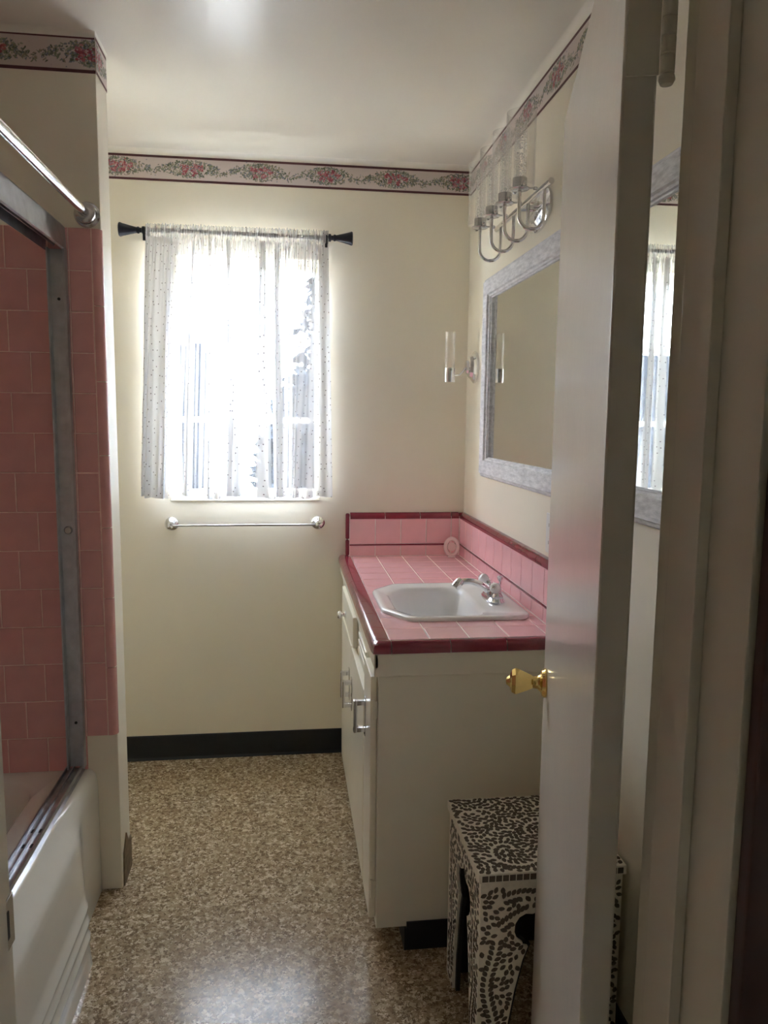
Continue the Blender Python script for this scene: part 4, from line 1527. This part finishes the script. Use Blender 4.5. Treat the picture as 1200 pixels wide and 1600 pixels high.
def leaf_field(poly, seed, vines, target):
    """Leaf spots (x, y, angle, length, width): first along the vines, then filling what is left."""
    rg2 = random.Random(seed)
    spots = []
    vine_pts = [p for vn in vines for p in vn]

    def ok(x, y, dmin):
        if not inside(poly, x, y) or edge_dist(poly, x, y) < 0.0052:
            return False
        return all((x - s[0]) ** 2 + (y - s[1]) ** 2 > dmin * dmin for s in spots)

    for vn in vines:
        for i in range(1, len(vn) - 1, 1):
            dx, dy = vn[i + 1][0] - vn[i - 1][0], vn[i + 1][1] - vn[i - 1][1]
            a = math.atan2(dy, dx)
            for sg in (1, -1):
                aa = a + sg * rg2.uniform(0.7, 1.0)
                x, y = vn[i][0] + 0.0098 * math.cos(a + sg * 1.35), vn[i][1] + 0.0098 * math.sin(a + sg * 1.35)
                if ok(x, y, 0.0098) and min((x - p[0]) ** 2 + (y - p[1]) ** 2 for p in vine_pts) > 0.0068 ** 2:
                    spots.append((x, y, aa, rg2.uniform(0.0160, 0.0185), rg2.uniform(0.0140, 0.0160)))
    xs, ys_ = [p[0] for p in poly], [p[1] for p in poly]
    tries = 0
    while len(spots) < target and tries < 14000:
        tries += 1
        x, y = rg2.uniform(min(xs), max(xs)), rg2.uniform(min(ys_), max(ys_))
        if not ok(x, y, 0.0100):
            continue
        if vine_pts and min((x - p[0]) ** 2 + (y - p[1]) ** 2 for p in vine_pts) < 0.0068 ** 2:
            continue
        a = 2.2 * math.sin(19 * x + 3) + 2.0 * math.cos(23 * y + 1)
        spots.append((x, y, a, rg2.uniform(0.0145, 0.0175), rg2.uniform(0.0130, 0.0155)))
    return spots


def spiral(cx_, cy_, r0, r1, a0, turns, n):
    return [(cx_ + (r0 + (r1 - r0) * k / n) * math.cos(a0 + turns * 2 * math.pi * k / n),
             cy_ + (r0 + (r1 - r0) * k / n) * math.sin(a0 + turns * 2 * math.pi * k / n)) for k in range(n + 1)]


leaf_me = bpy.data.meshes.new('inlay_leaf')
lt_ = 0.0006
vs_ = [(p[0], p[1], 0.0) for p in LEAF] + [(p[0] * 0.94, p[1] * 0.92, lt_) for p in LEAF]
leaf_me.from_pydata(vs_, [], [tuple(range(8, 16))] + [(i, (i + 1) % 8, 8 + (i + 1) % 8, 8 + i) for i in range(8)])
leaf_me.materials.append(m_shell)

# top
poly_top = [(SX0, SY0), (SX1, SY0), (SX1, SY1), (SX0, SY1)]
vines = [spiral(0.505, 1.600, 0.070, 0.012, -0.4, -0.9, 36), spiral(0.595, 1.665, 0.018, 0.085, 3.4, -0.62, 34),
         [(0.44 + 0.011 * k, 1.76 + 0.03 * math.sin(k * 0.42)) for k in range(27)], spiral(0.46, 1.76, 0.012, 0.05, 0.5, 0.7, 18),
         [(0.60 + 0.006 * k, 1.535 + 0.010 * k) for k in range(14)], spiral(0.66, 1.62, 0.015, 0.06, 1.0, 0.8, 24)]
tops = leaf_field(poly_top, 11, vines, 900)
# the leaves that show largest and are not behind the door become parts of their own
tops.sort(key=lambda s: (0.0 if s[0] < 0.62 else 1.0) + (s[1] - SY0) * 0.3)
n_ind = 170
for s_ in tops[:n_ind]:
    o = place(leaf_me, 'inlay_leaf', top, (s_[0], s_[1], SZ - 0.0001), (0, 0, s_[2]))
    o.scale = (s_[3], s_[4], 1)


def leaf_stuff(spots, fn, name, parent):
    mb_ = MB()
    for s_ in spots:
        ca_, sa_ = math.cos(s_[2]), math.sin(s_[2])
        vv_ = []
        for (px, py, pz) in vs_:
            lx, ly = px * s_[3], py * s_[4]
            vv_.append(fn(s_[0] + lx * ca_ - ly * sa_, s_[1] + lx * sa_ + ly * ca_, pz))
        mb_.add(vv_, [tuple(range(8, 16))] + [(i, (i + 1) % 8, 8 + (i + 1) % 8, 8 + i) for i in range(8)])
    o = mb_.build(name, m_shell, parent, smooth=False)
    o['kind'] = 'stuff'
    return o


leaf_stuff(tops[n_ind:], lambda x, y, h_: (x, y, SZ - 0.0001 + h_), 'leaf_inlay', top)
# front panel
fp_poly = arch_outline(SX0 + IN, SX1 - IN, SZ - 0.036)
fv = [[(SX0 + 0.036 + 0.010 * math.sin(k * 0.35), 0.03 + 0.0125 * k) for k in range(24)],
      [(SX0 + 0.045 + 0.0085 * k, 0.33 + 0.052 * math.sin(k * 0.13 + 0.1)) for k in range(12)],
      [(SX0 + 0.05 + 0.0105 * k, 0.405 + 0.012 * math.sin(k * 0.3)) for k in range(24)]]
fs_ = leaf_field(fp_poly, 12, fv, 330)
fs_.sort(key=lambda s: (0.0 if s[0] < 0.58 else 1.0) - s[1] * 0.3)
yf = SY0 + IN
nf = 80
for s_ in fs_[:nf]:
    o = place(leaf_me, 'inlay_leaf', fpanel, (s_[0], yf + 0.0001, s_[1]), (math.radians(90), -s_[2] * 0, 0))
    o.rotation_euler = (Matrix.Rotation(math.radians(90), 3, 'X') @ Matrix.Rotation(s_[2], 3, 'Z')).to_euler()
    o.scale = (s_[3], s_[4], 1)
leaf_stuff(fs_[nf:], lambda x, y, h_: (x, yf + 0.0001 - h_, y), 'leaf_inlay', fpanel)
# row of small square inlays under the top edge
sqm = bpy.data.meshes.new('inlay_square')
sqm.from_pydata([(-.5, -.5, 0), (.5, -.5, 0), (.5, .5, 0), (-.5, .5, 0), (-.45, -.45, lt_), (.45, -.45, lt_), (.45, .45, lt_), (-.45, .45, lt_)], [],
                [(4, 5, 6, 7), (0, 1, 5, 4), (1, 2, 6, 5), (2, 3, 7, 6), (3, 0, 4, 7)])
sqm.materials.append(m_shell)
k = 0
while SX0 + 0.014 + 0.0155 * k < SX1 - 0.012:
    o = place(sqm, 'inlay_square', top, (SX0 + 0.014 + 0.0155 * k, SY0 + 0.0001, SZ - 0.0115), (math.radians(90), 0, 0))
    o.scale = (0.0138, 0.0145, 1)
    k += 1
lp_poly = arch_outline(SY0 + IN + 0.0072, SY1 - IN - 0.0072, SZ - 0.030)
ls_ = leaf_field(lp_poly, 13, [[(SY0 + 0.055 + 0.008 * math.sin(k * 0.4), 0.03 + 0.0125 * k) for k in range(24)], [(SY1 - 0.055 + 0.008 * math.sin(k * 0.4), 0.03 + 0.0125 * k) for k in range(24)]], 320)
leaf_stuff(ls_, lambda y, z_, h_: (SX0 + IN + 0.0001 - h_, y, z_), 'leaf_inlay', lpanel)

# ------------------------------------------------------------------ outdoors, seen through the sheer
struct(MB().box(-14, 14, YB + 0.17, 22, -0.65, -0.6).build('ground_outside', m_concrete, smooth=False), 'pale yard outside the window', 'ground')
nh = thing('neighbour_wall', (-2.2, 5.6, -0.6), 'clapboard wall outside, colour darkened to look dim, left of the window view', 'wall')
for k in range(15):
    MB().prism([(5.50, -0.6 + 0.17 * k), (5.515, -0.43 + 0.17 * k), (5.6, -0.43 + 0.17 * k), (5.6, -0.6 + 0.17 * k)], 'x', -4.2, -0.63).build('clapboard', m_dimwall, nh, smooth=False)
MB().box(-0.63, -0.55, 5.47, 5.6, -0.6, 1.96, 0.005).build('corner_board', m_dimwall, nh)


def shrub(name, x, y, z0, h_, rad, n, seed, label):
    rg3 = random.Random(seed)
    t = thing(name, (x, y, z0), label, 'shrub')
    tr = MB()
    for k in range(5):
        a = k * 1.26 + rg3.uniform(0, 0.5)
        tr.tube([(x, y, z0), (x + 0.12 * math.cos(a), y + 0.12 * math.sin(a), z0 + h_ * 0.4), (x + rad * 0.5 * math.cos(a), y + rad * 0.5 * math.sin(a), z0 + h_ * 0.8)], [0.03, 0.02, 0.008], 7)
    tr.build('stems', m_bark, t)
    fo = MB()
    for k in range(n):
        v_ = Vector((rg3.gauss(0, 1), rg3.gauss(0, 1), rg3.gauss(0, 1))).normalized() * (rg3.random() ** 0.4)
        c0 = Vector((x + v_.x * rad, y + v_.y * rad, z0 + h_ * 0.58 + v_.z * h_ * 0.42))
        e1 = Vector((rg3.gauss(0, 1), rg3.gauss(0, 1), rg3.gauss(0, 0.6))).normalized()
        e2 = e1.cross(Vector((rg3.gauss(0, 1), rg3.gauss(0, 1), rg3.gauss(0, 1)))).normalized()
        l_, w_ = rg3.uniform(0.06, 0.10), rg3.uniform(0.03, 0.045)
        fo.add([c0 - e1 * l_, c0 + e2 * w_, c0 + e1 * l_, c0 - e2 * w_], [(0, 1, 2), (0, 2, 3)])
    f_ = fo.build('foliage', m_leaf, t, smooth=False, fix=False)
    f_['kind'] = 'stuff'
    return t


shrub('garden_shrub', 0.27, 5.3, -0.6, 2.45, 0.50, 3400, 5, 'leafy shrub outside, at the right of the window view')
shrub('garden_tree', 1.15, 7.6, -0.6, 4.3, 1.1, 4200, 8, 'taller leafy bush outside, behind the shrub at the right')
